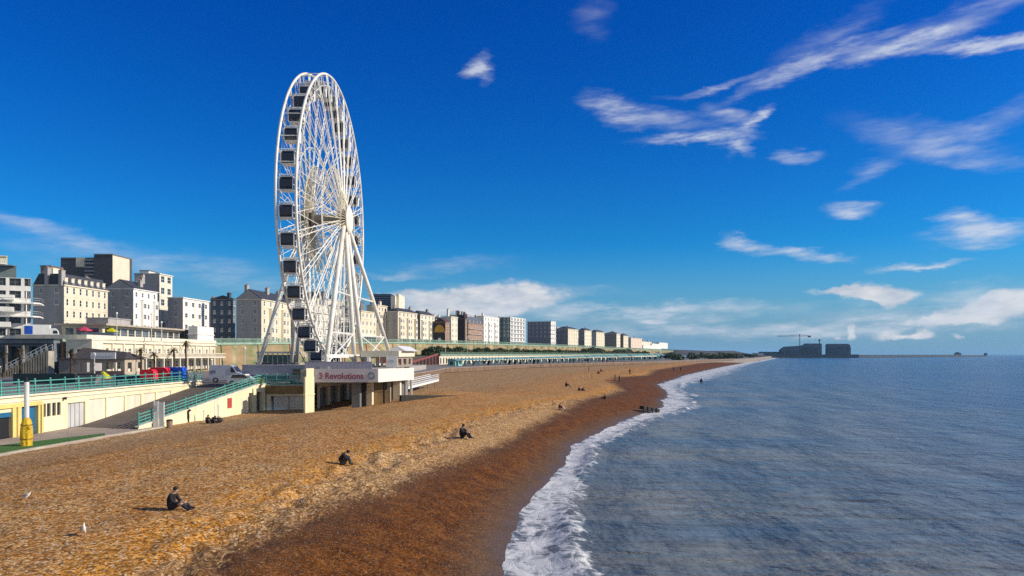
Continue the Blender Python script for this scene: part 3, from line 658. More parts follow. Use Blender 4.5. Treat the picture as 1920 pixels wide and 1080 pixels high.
def build_wheel():
    t = thing('ferris_wheel', (WX, WY, 5.2), 'tall white ferris wheel with dark cabins standing beside the beach', 'ferris wheel')
    def ring(x, r, rad, n=96, k=6): return MB().tube([(x, WY+r*math.cos(2*math.pi*i/n), WZC+r*math.sin(2*math.pi*i/n)) for i in range(n)], rad, k, True)
    def P(x, r, a): return Vector((x, WY+r*math.cos(a), WZC+r*math.sin(a)))
    NG = 36
    for x in (WX-1.22, WX+1.22):
        rim = ring(x, WR, .175).build('rim', STEELW, t, smooth=True)
        m = ring(x, 18.5, .05)
        for i in range(NG):
            a = 2*math.pi*(i+.5)/NG; m.tube([P(x, WR, a), P(x, 18.5, a)], .06, 4)
        m.build('rim_lattice', STEELW, rim)
        sgn = 1 if x > WX else -1
        sp0 = None
        for i in range(24):
            a = 2*math.pi*i/24; m = MB(); hx = x+sgn*1.25
            n = 9; top = []; bot = []
            for j in range(n+1):
                f = j/n; r = 1.1+(19.9-1.1)*f; xx = hx+(x-hx)*f; w = .16+.34*math.sin(f*2.4)
                c = P(xx, r, a); tv = Vector((0, -math.sin(a), math.cos(a))); top.append(c+tv*w); bot.append(c-tv*w)
            m.tube([top[0], top[-1]], .062, 4); m.tube([bot[0], bot[-1]], .062, 4)
            for j in range(n): m.tube([top[j], bot[j+1]] if j % 2 else [bot[j], top[j+1]], .03, 3)
            m.build('spoke', STEELW, t)
        m = ring(x+sgn*.55, 10.2, .06, 48, 4)
        for i in range(24):
            a = 2*math.pi*i/24; b = 2*math.pi*(i+1)/24
            m.tube([P(x+sgn*.55, 10.2, a), P(x, 19.9, (a+b)/2)], .035, 3); m.tube([P(x+sgn*.55, 10.2, b), P(x, 19.9, (a+b)/2)], .035, 3)
        m.build('spoke_bracing', STEELW, t)
        m = ring(x, 7.6, .07, 48, 4)
        for i in range(40):
            a = 2*math.pi*i/40; m.tube([P(x+sgn*2.1, .9, a), P(x, 7.6, a+.1)], .055, 4); m.tube([P(x+sgn*1.2, 1.2, a), P(x, 7.6, a-.1)], .045, 4)
        m.build('spoke_root', mat('cream_steel', (.66,.58,.42), .5, .1), t)
    tie = MB().tube([(-1.2,0,0),(1.2,0,0)], .06, 5).build('cross_tie', STEELW, t, local=True); tme = tie.data; bpy.data.objects.remove(tie)
    for i in range(NG):
        a = 2*math.pi*(i+.5)/NG
        share(tme, 'cross_tie', t, P(WX, 18.5, a)-Vector(t.location)); share(tme, 'cross_tie', t, P(WX, WR, a+math.pi/NG)-Vector(t.location))
    # cabins
    def cabin_parts(par):
        s = MB(); s.extr([(-.80,-.80),(.80,-.80),(.95,-.5),(.95,.5),(.72,.80),(-.72,.80),(-.95,.5),(-.95,-.5)], 'x', -.84, .84); b = s.build('cabin_body', CABIN, par, local=True)
        f = MB(); f.box(-.9,.9,-.80,.80,.81,.92); f.box(-.9,.9,-.86,.86,-.92,-.81)
        for x_ in (-.9, .9):
            for y_ in (-.9, .9): f.box(x_-.05, x_+.05, y_-.06, y_+.06, -.81, .81)
            f.box(x_-.03, x_+.03, -.92, .92, -.2, -.12)
        f.build('cabin_frame', STEELW, par, local=True)
        d = MB(); d.box(.87,.93,.25,.88,-.78,.7); d.build('door', WPAINT, par, local=True)
        h = MB(); h.tube([(-1.2,0,1.3),(1.2,0,1.3)], .07, 5); h.bar((-.5,0,1.3),(-.5,0,.9),.14); h.bar((.5,0,1.3),(.5,0,.9),.14); h.build('hanger', STEELW, par, local=True)
    g0 = None
    for i in range(NG):
        a = 2*math.pi*(i+.35)/NG; p = P(WX, 19.2, a)-Vector((0,0,1.3))-Vector(t.location)
        if g0 is None:
            g0 = MB().box(-.55,.55,-.5,.5,.925,1.05).build('cabin', STEELG, t, local=True); cabin_parts(g0); g0.location = p; g0.scale = (.9, .9, .9)
        else:
            c = dup(g0, t); c.location = p; c.scale = (.9, .9, .9)
    # hub, axle, disc
    h = MB().tube([(WX-3.4, WY, WZC), (WX+3.0, WY, WZC)], .75, 16)
    for x in (WX-2.6, WX-1.9, WX+1.9, WX+2.6): h.tube([(x-.12, WY, WZC), (x+.12, WY, WZC)], 1.35, 20)
    h.build('axle', mat('axle_steel', (.30,.27,.22), .6, .15), t, smooth=False)
    d = MB().tube([(WX+3.0, WY, WZC), (WX+3.25, WY, WZC), (WX+3.45, WY, WZC)], [1.85, 2.0, 1.7], 28); d.build('hub_disc', mat('hub_cream', (.82,.78,.66), .5, .03), t)
    d = MB().tube([(WX-3.7, WY, WZC), (WX-3.4, WY, WZC)], 1.7, 28); d.build('hub_disc', mat('hub_cream', (.82,.78,.66)), t)
    # legs
    top = Vector((WX+2.75, WY, WZC)); bt = Vector((WX-3.1, WY, WZC))
    for dy, f in ((-1.1, Vector((-22.95, 91.8, 7.1))), (-.5, Vector((-22.4, 106.5, 7.1))), (.5, Vector((-22.0, 110.5, 7.1))), (1.1, Vector((-20.6, 129.5, 7.1)))):
        MB().tube([top+Vector((0,dy,-.6)), top.lerp(f, .5)+Vector((0,dy*.5,0)), f], [.30,.34,.30], 10).build('leg', STEELW, t, smooth=True)
    for dy, f in ((-1.1, Vector((-36.4, 105, 4.95))), (-.5, Vector((-33.5, 112.5, 4.95))), (.5, Vector((-33.5, 115.5, 4.95))), (1.1, Vector((-34.6, 128, 4.9)))):
        MB().tube([bt+Vector((0,dy,-.6)), bt.lerp(f, .5)+Vector((0,dy*.5,0)), f], [.28,.32,.28], 10).build('leg', STEELW, t, smooth=True)
    for (tp, a, b) in ((top, Vector((-22.95,91.8,7.1)), Vector((-22.4,106.5,7.1))), (top, Vector((-22.0,110.5,7.1)), Vector((-20.6,129.5,7.1))), (bt, Vector((-33.5,115.5,4.95)), Vector((-34.6,128,4.9)))):
        m = MB()
        for f, g in ((.52,.52), (.78,.78)): m.tube([tp.lerp(a, f), tp.lerp(b, g)], .12, 6)
        m.tube([tp.lerp(a, .97), tp.lerp(b, .78)], .11, 6); m.tube([tp.lerp(a, .78), tp.lerp(b, .97)], .11, 6)
        m.build('leg_brace', STEELW, t)
    m = MB()
    for f in ((-22.95,91.8,7.15),(-22.4,106.5,7.15),(-22.0,110.5,7.15),(-20.6,129.5,7.15)): m.box(f[0]-.55,f[0]+.55,f[1]-.55,f[1]+.55,f[2]-.02,f[2]+.35)
    for f in ((-36.4,105,5.0),(-33.5,112.5,5.0),(-33.5,115.5,5.0),(-34.6,128,4.9)): m.box(f[0]-.6,f[0]+.6,f[1]-.6,f[1]+.6,f[2]-.2,f[2]+.4)
    m.build('foot_plate', STEELG, t)
build_wheel()

# ------------------------------------------------------------------ buildings on the cliff
WIN = {}
def window_mesh(w, h, bars=1, frame=None, glass=None, hood=False):
    frame = frame or WPAINT; glass = glass or GLASS
    key = (round(w, 2), round(h, 2), bars, frame.name, glass.name, hood)
    if key in WIN: return WIN[key]
    m = MB(); f = .09
    m.cur = 1; m.box(-.10, -.06, f, w-f, f, h-f); m.cur = 0      # local: x outward, y along, z up
    m.box(-.16, 0, 0, f, 0, h); m.box(-.16, 0, w-f, w, 0, h); m.box(-.16, 0, f, w-f, 0, f); m.box(-.16, 0, f, w-f, h-f, h)
    m.box(-.06, -.02, f, w-f, h*.5-.04, h*.5+.04)
    for i in range(bars): y = w*(i+1)/(bars+1); m.box(-.055, -.015, y-.035, y+.035, f, h-f)
    m.box(-.05, .14, -.1, w+.1, -.12, -.002)
    if hood: m.box(-.03, .16, -.12, w+.12, h+.02, h+.16)
    o = m.build('window', [frame, glass]); me = o.data; bpy.data.objects.remove(o); WIN[key] = me; return me
def cityz(X, Y):
    return interp(CLIFZ, Y)
def bld(name, label, x0, x1, top, Y0, m=0.0, xs=None, floors=4, cols=5, wall=CREAM, roof='parapet', roofm=SLATE, endm=None, ends=(0,0), zb=None, L=None, D=None,
        ww=1.25, wh=1.75, bars=1, chim=(), ground=None, bay=0, band=True, frame=None, glass=None, balc=False, roofh=3.0, dormers=0, cat='building', group=None):
    k0 = (x0-960)/F; X0 = k0*Y0
    if L is None:
        k = (x1-960)/F; Y1 = (X0-m*Y0)/(k-m); L = (Y1-Y0)*math.sqrt(1+m*m)
    if D is None: D = max(6.0, (x0-xs)/F*Y0) if xs is not None else 10
    ang = math.atan(m)
    zt = CZ+(HY-top)*Y0/F
    if zb is None: zb = cityz(X0, Y0)-.3
    H = zt-zb
    t = thing(name, (X0, Y0, zb), label, cat, group, rz=-ang)
    fh = H/floors; holes = []; wins = []
    gh = fh*1.0
    cw = L/cols
    w_ = min(ww, cw*.55); h_ = min(wh, fh*.62)
    for j in range(floors):
        for i in range(cols):
            u = cw*(i+.5)-w_/2; z = fh*j+fh*.24
            if bay and i % 2 == bay-1 and j < floors-1: continue
            if j == 0 and ground == 'shop': continue
            holes.append((u, u+w_, z, z+h_)); wins.append((u, z))
    if ground == 'shop': holes.append((.4, L-.4, .3, fh*.8))
    m1 = MB(); wallgrid(m1, (0,0,0), (0,1,0), L, H, holes, .16)
    for i in (range(cols) if bay else ()):
        if i % 2 != bay-1: continue
        bm_ = MB(); hh = fh*(floors-1)-.1; y0 = cw*(i+.5)-min(cw*.46, 1.5); y1 = cw*(i+.5)+min(cw*.46, 1.5); wb = (y1-y0)-1.3
        bh = [((y1-y0)/2-wb/2-.35, (y1-y0)/2+wb/2-.35, fh*j+fh*.24, fh*j+fh*.24+h_) for j in range(floors-1)]
        wallgrid(bm_, (.95, y0+.35, .02), (0,1,0), y1-y0-.7, hh, bh, .14)
        for ya, yb in ((y0, y0+.35), (y1, y1-.35)): bm_.add([(.004,ya,.02),(.95,yb,.02),(.95,yb,hh+.02),(.004,ya,hh+.02)],[(0,1,2,3)])
        bm_.prism([(.004,y0-.1),(1.05,y0+.28),(1.05,y1-.28),(.004,y1+.1)], hh+.02, hh+.2)
        bw = bm_.build('bay_window', wall, t, local=True); bme = window_mesh(wb, h_, 2, frame, glass)
        for h in bh: share(bme, 'window', bw, (.93, y0+.35+h[0], h[2]+.02))
    m1.build('wall', wall, t, local=True)
    eh = []; ec, ef = ends
    if ec:
        cwe = D/ec
        for j in range(floors-ef, floors):
            for i in range(ec): eh.append((cwe*(i+.5)-.5, cwe*(i+.5)+.5, fh*j+fh*.28, fh*j+fh*.28+min(1.5, fh*.55)))
    m2 = MB(); wallgrid(m2, (-D,0,0), (1,0,0), D-.02, H, eh, .16)
    m2.add([(-D,L,0),(0,L,0),(0,L,H),(-D,L,H)], [(0,3,2,1)]); m2.add([(-D,0,0),(-D,L,0),(-D,L,H),(-D,0,H)], [(0,1,2,3)])
    m2.build('end_wall', endm or wall, t, local=True)  # greyer end materials put the side walls' shade into their colour
    me = window_mesh(w_, h_, bars, frame, glass)
    for u, z in wins: share(me, 'window', t, (-.02, u, z))
    if ground == 'shop':
        g = MB(); g.cur = 1; g.box(-.14, -.10, .42, L-.42, .32, fh*.78); g.cur = 0
        n = max(2, int(L/2.5))
        for i in range(n+1): y = .4+(L-.8)*i/n; g.box(-.12, .02, y-.08, y+.08, .3, fh*.8)
        g.box(-.1, .25, .2, L-.2, fh*.8, fh*.95); g.build('shop_front', [frame or WPAINT, GLASS], t, local=True)
    if ec:
        e_ = window_mesh(1.0, min(1.5, fh*.55), 1, frame, glass)
        for h in eh: share(e_, 'window', t, (-D+h[0], .02, h[2]), (0, 0, -math.pi/2))
    if band:
        c = MB()
        for j in range(1, floors): c.box(0.003, .10, -.05, L+.05, fh*j-.12, fh*j+.02)
        c.box(-.02, .35, -.3, L+.3, H-.45, H-.12); c.box(-D-.2, .0, -.28, -.003, H-.45, H-.12)
        c.build('cornice', wall, t, local=True)
    if balc:
        for j in range(1, floors):
            b = MB(); b.box(.01, .95, .5, L-.5, fh*j-.18, fh*j-.02)
            b.build('balcony', WPAINT, t, local=True)
            r = MB(); r.box(.88, .94, .5, L-.5, fh*j+.82, fh*j+.9)
            for i in range(int(L/.7)): r.box(.89, .93, .55+i*.7, .6+i*.7, fh*j-.02, fh*j+.82)
            r.build('balcony_rail', DKGREY if wall is not CREAM else WPAINT, t, local=True)
    r = MB()
    if roof == 'parapet':
        r.box(-D+.3, -.3, .3, L-.3, H-.5, H-.2); o = r.build('roof', LEAD, t, local=True)
    elif roof == 'mansard':
        a = 1.3; r.add([(-D,0,H),(0,0,H),(0,L,H),(-D,L,H),(-D+a,a*.6,H+roofh),(-a,a*.6,H+roofh),(-a,L-a*.6,H+roofh),(-D+a,L-a*.6,H+roofh)],[(0,1,5,4),(1,2,6,5),(2,3,7,6),(3,0,4,7),(4,5,6,7)])
        o = r.build('roof', roofm, t, local=True)
        for i in range(dormers):
            y = L*(i+.5)/dormers; d = MB(); d.box(-2.2, -.35, y-.75, y+.75, H+.35, H+2.1); d.box(-2.3, -.2, y-.85, y+.85, H+2.1, H+2.25); dd = d.build('dormer', wall, t, local=True)
            share(window_mesh(.9, 1.3, 1), 'window', dd, (-.3, y-.45, H+.6))
    elif roof == 'gable':     # ridge along the facade
        r.extr([(-D-.2,H-.15),(.2,H-.15),(.2,H),(-D/2,H+roofh),(-D-.2,H)], 'y', -.15, L+.15); o = r.build('roof', roofm, t, local=True)
        g = MB(); g.add([(-D,-.17,H-.1),(0,-.17,H-.1),(-D/2,-.17,H+roofh-.25)],[(0,1,2)]); g.add([(-D,-.3,H-.1),(0,-.3,H-.1),(-D/2,-.3,H+roofh-.25)],[(0,1,2)]); g.build('gable_wall', endm or wall, t, local=True)
    elif roof == 'hip':
        r.add([(-D-.2,-.2,H),(.2,-.2,H),(.2,L+.2,H),(-D-.2,L+.2,H),(-D/2,min(D,L)*.4,H+roofh),(-D/2,L-min(D,L)*.4,H+roofh)],[(0,1,4),(1,2,5,4),(2,3,5),(3,0,4,5),(0,3,2,1)]); o = r.build('roof', roofm, t, local=True)
    for (fy, fx, hh) in chim:
        c = MB(); x, y = -D*fx, L*fy; c.box(x-.5, x+.5, y-.9, y+.9, H-.6, H+hh); c.box(x-.6, x+.6, y-1.0, y+1.0, H+hh, H+hh+.2)
        cc = c.build('chimney', endm or wall, t, local=True)
        p = MB()
        for i in range(3): p.tube([(x, y-.55+i*.55, H+hh+.2), (x, y-.55+i*.55, H+hh+.75)], .16, 6)
        p.build('chimney_pot', BRICK, cc, local=True)
    return t

def build_city():
    b = bld
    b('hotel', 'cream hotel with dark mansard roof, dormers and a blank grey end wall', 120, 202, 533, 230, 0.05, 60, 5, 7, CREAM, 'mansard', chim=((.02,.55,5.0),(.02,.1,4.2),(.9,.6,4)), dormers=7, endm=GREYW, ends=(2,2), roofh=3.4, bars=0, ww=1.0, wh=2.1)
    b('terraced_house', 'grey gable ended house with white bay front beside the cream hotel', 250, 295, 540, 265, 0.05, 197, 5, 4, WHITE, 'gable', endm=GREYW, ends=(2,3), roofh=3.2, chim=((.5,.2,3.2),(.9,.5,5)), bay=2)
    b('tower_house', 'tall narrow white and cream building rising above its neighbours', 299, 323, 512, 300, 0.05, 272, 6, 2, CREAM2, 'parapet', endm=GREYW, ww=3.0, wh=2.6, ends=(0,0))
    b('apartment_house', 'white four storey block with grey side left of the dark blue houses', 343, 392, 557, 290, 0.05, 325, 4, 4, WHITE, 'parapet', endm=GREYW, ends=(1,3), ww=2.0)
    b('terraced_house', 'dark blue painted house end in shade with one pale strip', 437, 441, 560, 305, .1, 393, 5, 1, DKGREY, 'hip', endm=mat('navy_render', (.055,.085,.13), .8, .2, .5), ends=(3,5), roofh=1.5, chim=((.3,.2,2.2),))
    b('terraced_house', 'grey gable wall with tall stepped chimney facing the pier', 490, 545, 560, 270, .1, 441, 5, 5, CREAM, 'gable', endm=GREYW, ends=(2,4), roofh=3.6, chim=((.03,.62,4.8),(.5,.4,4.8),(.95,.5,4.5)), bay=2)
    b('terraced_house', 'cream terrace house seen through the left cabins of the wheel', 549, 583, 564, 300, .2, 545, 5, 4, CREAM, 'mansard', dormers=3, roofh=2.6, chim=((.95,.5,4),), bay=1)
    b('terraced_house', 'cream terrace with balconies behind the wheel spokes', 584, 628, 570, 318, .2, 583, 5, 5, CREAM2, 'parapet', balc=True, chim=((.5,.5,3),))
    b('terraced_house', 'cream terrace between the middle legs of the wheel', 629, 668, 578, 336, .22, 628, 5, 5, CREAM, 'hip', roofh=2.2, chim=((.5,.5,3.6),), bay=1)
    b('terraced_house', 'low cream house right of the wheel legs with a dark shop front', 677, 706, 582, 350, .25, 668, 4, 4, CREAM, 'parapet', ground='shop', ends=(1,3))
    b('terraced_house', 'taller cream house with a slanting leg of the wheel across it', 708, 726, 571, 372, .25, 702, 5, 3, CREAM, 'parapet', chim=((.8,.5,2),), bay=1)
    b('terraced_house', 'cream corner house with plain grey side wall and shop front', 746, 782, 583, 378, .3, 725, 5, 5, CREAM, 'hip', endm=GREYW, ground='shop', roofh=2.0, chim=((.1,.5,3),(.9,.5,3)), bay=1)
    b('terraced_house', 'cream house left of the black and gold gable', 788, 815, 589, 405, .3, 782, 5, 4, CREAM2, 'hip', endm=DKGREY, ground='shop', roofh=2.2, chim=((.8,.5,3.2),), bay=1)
    g = b('public_house', 'black painted pub with a golden arched gable end', 835, 843, 603, 420, .3, 812, 4, 2, BRICK, 'gable', endm=DARK, roofh=2.4, roofm=mat('plum_roof', (.10,.05,.06), .7))
    H = CZ+(HY-603)*420/F-(cityz(0,420)-.3); D = (835-812)/F*420
    m = MB(); pts = [(-D/2+math.cos(a)*D*.46, H*.52+max(0,math.sin(a))*D*.62) for a in [math.pi*i/12 for i in range(13)]]
    m.extr(pts, 'y', -.40, -.31); m.build('gold_arch', mat('gold_paint', (.42,.25,.03), .6, .15), g, local=True)
    m = MB(); m.box(-D*.62, -D*.38, -.12, -.03, 1.5, 3.3); m.build('white_panel', WPAINT, g, local=True)
    b('terraced_house', 'pale pink and cream house just right of the golden gable', 846, 858, 593, 440, .33, 842, 5, 2, CREAM2, 'parapet', roofm=BRICK, chim=((.1,.4,4),))
    b('terraced_house', 'dark brown gabled house end with tall chimneys', 872, 876, 597, 455, .33, 858, 5, 1, BROWNB, 'gable', endm=mat('dark_brown_tile', (.05,.035,.04), .8), roofh=2.5, chim=((.3,.8,4.4),(.3,.15,3.5)))
    b('mansion_block', 'red brick mansion with gabled bays and grey turrets', 878, 905, 606, 462, .33, 875, 4, 6, mat('orange_brick', (.40,.24,.16), .85, .2, 1), 'mansard', dormers=4, roofh=4.2, roofm=mat('blue_slate', (.10,.12,.15), .6), chim=((.2,.5,5.5),(.8,.5,5.5)), balc=True)
    b('terraced_house', 'bright white hotel with stepped front beside the brick mansion', 907, 936, 592, 492, .34, 902, 5, 5, WHITE, 'parapet', chim=((.2,.5,1.5),), ww=1.4, bay=2)
    b('apartment_block', 'modern white block with continuous balcony bands and green glass side', 957, 985, 594, 522, .35, 933, 7, 5, WHITE, 'parapet', endm=mat('teal_glass', (.05,.11,.13), .25), ends=(3,5), balc=True, ww=3.2, wh=1.5)
    b('apartment_block', 'square dark grey apartment block with rows of small windows', 1033, 1042, 602, 625, .4, 986, 6, 2, WHITE, 'parapet', endm=mat('slate_grey_render', (.17,.18,.23), .8, .1), ends=(6,4), balc=True)
    ex = [(1065,1084,616,665,1042,DKGREY,'cream terrace house with a pair of dark gables to its left'), (1096,1109,619,722,1084,DKGREY,'cream block with plain dark side, second past the grey apartment block'),
          (1118,1133,622,765,1110,GREYW,'pinkish terrace house between two shaded side walls far along the cliff'), (1156,1163,625,822,1133,mat('taupe_render',(.24,.21,.19),.8),'broad taupe house end with dark roof far along the cliff'),
          (1169,1178,629,842,1164,BROWNB,'small cream house beside the broad taupe house'), (1183,1204,633,872,1179,GREYW,'low pink terrace near the end of the cliff railing')]
    for i, (a, c, tp, Y, xs, em, lab) in enumerate(ex):
        b('terraced_house', lab, a, c, tp, Y, .42, xs, 5 if i < 4 else 4, 4, [CREAM, CREAM2, CREAM, CREAM2, CREAM, mat('pink_render', (.70,.56,.46), .8)][i], 'hip' if i != 5 else 'parapet', endm=em, roofh=2.2, ends=(2,3) if i < 3 else (0,0), chim=((.5,.5,2.5),))
    b('white_villa', 'small white building standing alone at the far end of the cliff', 1236, 1252, 642, 1060, .42, 1232, 2, 3, WHITE, 'parapet', zb=17)
    b('white_villa', 'low white range beyond the last terrace house', 1206, 1226, 647, 960, .42, 1204, 2, 5, WHITE, 'parapet')
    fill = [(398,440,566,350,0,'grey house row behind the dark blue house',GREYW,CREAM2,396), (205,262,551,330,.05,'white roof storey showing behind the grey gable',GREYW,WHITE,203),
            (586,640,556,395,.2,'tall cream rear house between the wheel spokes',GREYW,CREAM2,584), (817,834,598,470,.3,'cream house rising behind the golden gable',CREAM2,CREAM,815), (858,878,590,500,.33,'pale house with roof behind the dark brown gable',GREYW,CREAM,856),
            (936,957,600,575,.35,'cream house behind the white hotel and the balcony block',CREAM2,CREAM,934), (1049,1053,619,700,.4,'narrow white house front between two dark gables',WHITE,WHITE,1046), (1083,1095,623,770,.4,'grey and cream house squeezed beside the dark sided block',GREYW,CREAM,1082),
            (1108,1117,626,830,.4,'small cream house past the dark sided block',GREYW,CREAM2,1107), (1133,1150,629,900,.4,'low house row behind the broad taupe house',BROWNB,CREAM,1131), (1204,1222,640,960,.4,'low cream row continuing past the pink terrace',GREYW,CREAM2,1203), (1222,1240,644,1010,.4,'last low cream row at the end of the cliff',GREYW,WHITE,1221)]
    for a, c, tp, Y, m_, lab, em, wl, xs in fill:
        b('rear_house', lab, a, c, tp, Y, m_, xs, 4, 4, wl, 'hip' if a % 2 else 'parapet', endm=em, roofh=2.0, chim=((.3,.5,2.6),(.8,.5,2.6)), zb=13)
    # tower block far behind
    t = thing('tower_block', (-230, 430, 14), 'tall dark tower block with sunlit cream end rising behind the hotel', 'tower block')
    def Z(py, Y=430): return CZ+(HY-py)*Y/F
    def X(px, Y=430): return (px-960)/F*Y
    dk = mat('tower_brick', (.085,.08,.09), .85, .15, .4)
    m = MB(); m.box(X(110), X(176), 432, 446, 14, Z(484)); m.build('wall', dk, t)
    m = MB(); m.box(X(176), X(211), 430, 452, 14, Z(479)); m.build('wall', dk, t)
    m = MB(); X1 = X(211)+.05; m.box(X1-.9, X1, 430.05, 449, 14.1, Z(478)); e = m.build('end_wall', CREAM, t); 
    for k in range(4):
        for yy in (433, 438.5, 444):
            share(window_mesh(1.4, 1.5, 1), 'window', t, Vector((X1+.02, yy, Z(490+k*9)))-Vector(t.location))
    m = MB(); m.box(X(139), X(155), 431.7, 432, Z(500), Z(482)); m.build('stair_head', CREAM, t)
    for k in range(9):
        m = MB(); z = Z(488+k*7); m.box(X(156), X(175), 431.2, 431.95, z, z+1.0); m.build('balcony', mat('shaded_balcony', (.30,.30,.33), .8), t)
    for k in range(7):
        for j in range(6):
            share(window_mesh(1.6, 1.4, 1, frame=DKGREY), 'window', t, Vector((X(113+j*4.3 if j < 6 else 0), 431.98, Z(494+k*7)))-Vector(t.location), (0,0,-math.pi/2))
    m = MB(); m.box(X(112)-.5, X(176), 431.8, 446.2, Z(484), Z(482)); m.box(X(176), X1+.2, 429.8, 452.2, Z(478.5), Z(476)); m.build('roof', LEAD, t)
    t = thing('office_slab', (-75, 470, 15), 'long dark modern slab with horizontal strip windows behind the cream houses', 'office building')
    m = MB(); m.box(X(694,470), X(733,470), 470, 500, 15, Z(551,470)); m.build('wall', mat('navy_cladding', (.03,.05,.09), .6), t)
    for k in range(6):
        m = MB(); z = Z(554+k*4.2, 470); m.box(X(694,470), X(733,470), 469.8, 469.97, z, z+.45); m.build('sill_band', mat('blue_band', (.16,.22,.30), .5), t)
    m = MB(); m.box(X(733,470)+.02, X(741,470), 469.5, 484, 15, Z(555,470)); m.box(X(741,470)+.02, X(746,470), 474, 500, 15, Z(550,470)); m.build('stair_tower', CREAM2, t)
    # chimneys / roofs glimpsed behind the front row
    for i, (a, bx, tp, Y, mt, lab) in enumerate(((76, 95, 499, 380, BROWNB, 'brown chimney stack block behind the hotel roof'), (252, 268, 514, 400, GREYW, 'grey stair head above the gable roof left of the white tower'), (262, 279, 508, 420, WHITE, 'white lift tower above the roofs left of the tall narrow building'), (640, 676, 566, 420, DKGREY, 'dark roofed block behind the terrace at the right wheel legs'), (560, 606, 548, 400, mat('grey_purple',(.22,.21,.25)), 'grey block behind the terrace, seen between the wheel spokes'))):
        t = thing('rear_building', (X(a, Y), Y, 14), lab, 'building'); x0, x1 = X(a, Y), X(bx, Y)
        m = MB(); m.box(x0, x1, Y, Y+10, 13.5, Z(tp, Y)); m.build('wall', mt, t)
        m = MB(); m.box(x0-.3, x1+.3, Y-.3, Y+10.3, Z(tp, Y), Z(tp, Y)+.4); m.build('roof', LEAD, t)
        for k in range(2): share(window_mesh(1.1, 1.6), 'window', t, Vector((x0+(x1-x0)*(.25+.4*k), Y-.02, Z(tp, Y)-4))-Vector(t.location), (0,0,-math.pi/2))
        if i == 0: m = MB(); m.box(x1-.02, x1+.9, Y+.5, Y+6, 14, Z(tp+3, Y)); m.build('lit_side', CREAM2, t)
    # modern white block at the left edge
    Y = 165
    t = thing('apartment_block', (X(55, Y), Y, 12), 'modern white seafront block with stacked balconies and curved floor slabs at the left edge', 'building')
    zt = Z(522, Y); zb = 11.9
    m = MB(); wallgrid(m, (X(-110, Y), Y, zb), (1,0,0), X(55, Y)-X(-110, Y), zt-zb, [(6.5+k*4.6+a, 6.5+k*4.6+a+w, 1.1+j*2.75, 2.75+j*2.75) for j in range(5) for k in range(3) for a, w in ((0,2.2),(2.8,1.2))], .5)
    m.add([(X(55,Y),Y,zb),(-115.2,Y+14,zb),(-115.2,Y+14,zt),(X(55,Y),Y,zt)],[(0,1,2,3)]); m.build('wall', WHITE, t)
    for j in range(5):
        for k in range(3):
            for a, w in ((0,2.2),(2.8,1.2)): share(window_mesh(w, 1.65, 1, DKGREY), 'window', t, Vector((X(-110,Y)+6.5+k*4.6+a, Y+.25, zb+1.1+j*2.75))-Vector(t.location), (0,0,-math.pi/2))
    for py, x1 in ((563, 32), (568, 74), (585, 32), (593, 73), (613, 27)):
        z = Z(py, Y); m = MB(); xr = X(x1, Y)
        if x1 > 60:
            pts = [(X(-20,Y), Y-.3), (X(30,Y), Y-2.2), (xr-1.2, Y-2.4), (xr-.3, Y-1.5), (xr, Y), (xr, Y+6), (X(-20,Y), Y+6)]; m.prism(pts, z-.28, z); m.build('floor_slab', WHITE, t)
            r = MB(); 
            for a, c in zip(pts[:-2], pts[1:-1]): r.bar((*a, z+.95), (*c, z+.95), .07); r.bar((*a, z+.5), (*c, z+.5), .05)
            r.build('balcony_rail', STEELG, t)
        else:
            m.box(X(-60,Y), xr, Y-1.5, Y-1.35, z-.1, z+1.0); m.box(X(-60,Y), xr, Y-1.35, Y, z-.1, z+.1); m.box(xr-.12, xr-.001, Y-1.35, Y, z+.1, z+1.0); m.build('balcony', WHITE, t)
    m = MB(); m.tube([(X(52,Y), Y-2.0, 12), (X(52,Y), Y-2.0, Z(548,Y))], .13, 8); m.build('column', WPAINT, t)
    m = MB(); m.prism([(X(-110,Y),Y+2.5),(X(32,Y),Y+2.5),(-118,Y+12),(X(-110,Y),Y+12)], zt, Z(499,Y)); m.build('penthouse', mat('pent_glass', (.16,.20,.20), .3), t)
    m = MB(); m.prism([(X(-110,Y),Y+1),(X(28,Y),Y+1),(X(33,Y),Y+3),(-117.7,Y+12.5),(X(-110,Y),Y+12.5)], Z(499,Y), Z(497.5,Y)); m.build('roof', LEAD, t)
    m = MB(); m.prism([(X(-60,Y),Y+2.8),(X(18,Y),Y+2.8),(-119.5,Y+12),(X(-60,Y),Y+12)], Z(497.4,Y), Z(481,Y)); m.prism([(X(-60,Y),Y+2.5),(X(19,Y),Y+2.5),(-119.2,Y+12.3),(X(-60,Y),Y+12.3)], Z(481,Y), Z(479.5,Y)); m.build('roof_house', CREAM, t)
    t.rotation_euler = (0, 0, R(27))
    for k in range(3): share(window_mesh(.8, .8), 'window', t, Vector((X(-6+k*7,Y), Y+2.78, Z(494,Y)))-Vector(t.location), (0,0,-math.pi/2))
build_city()

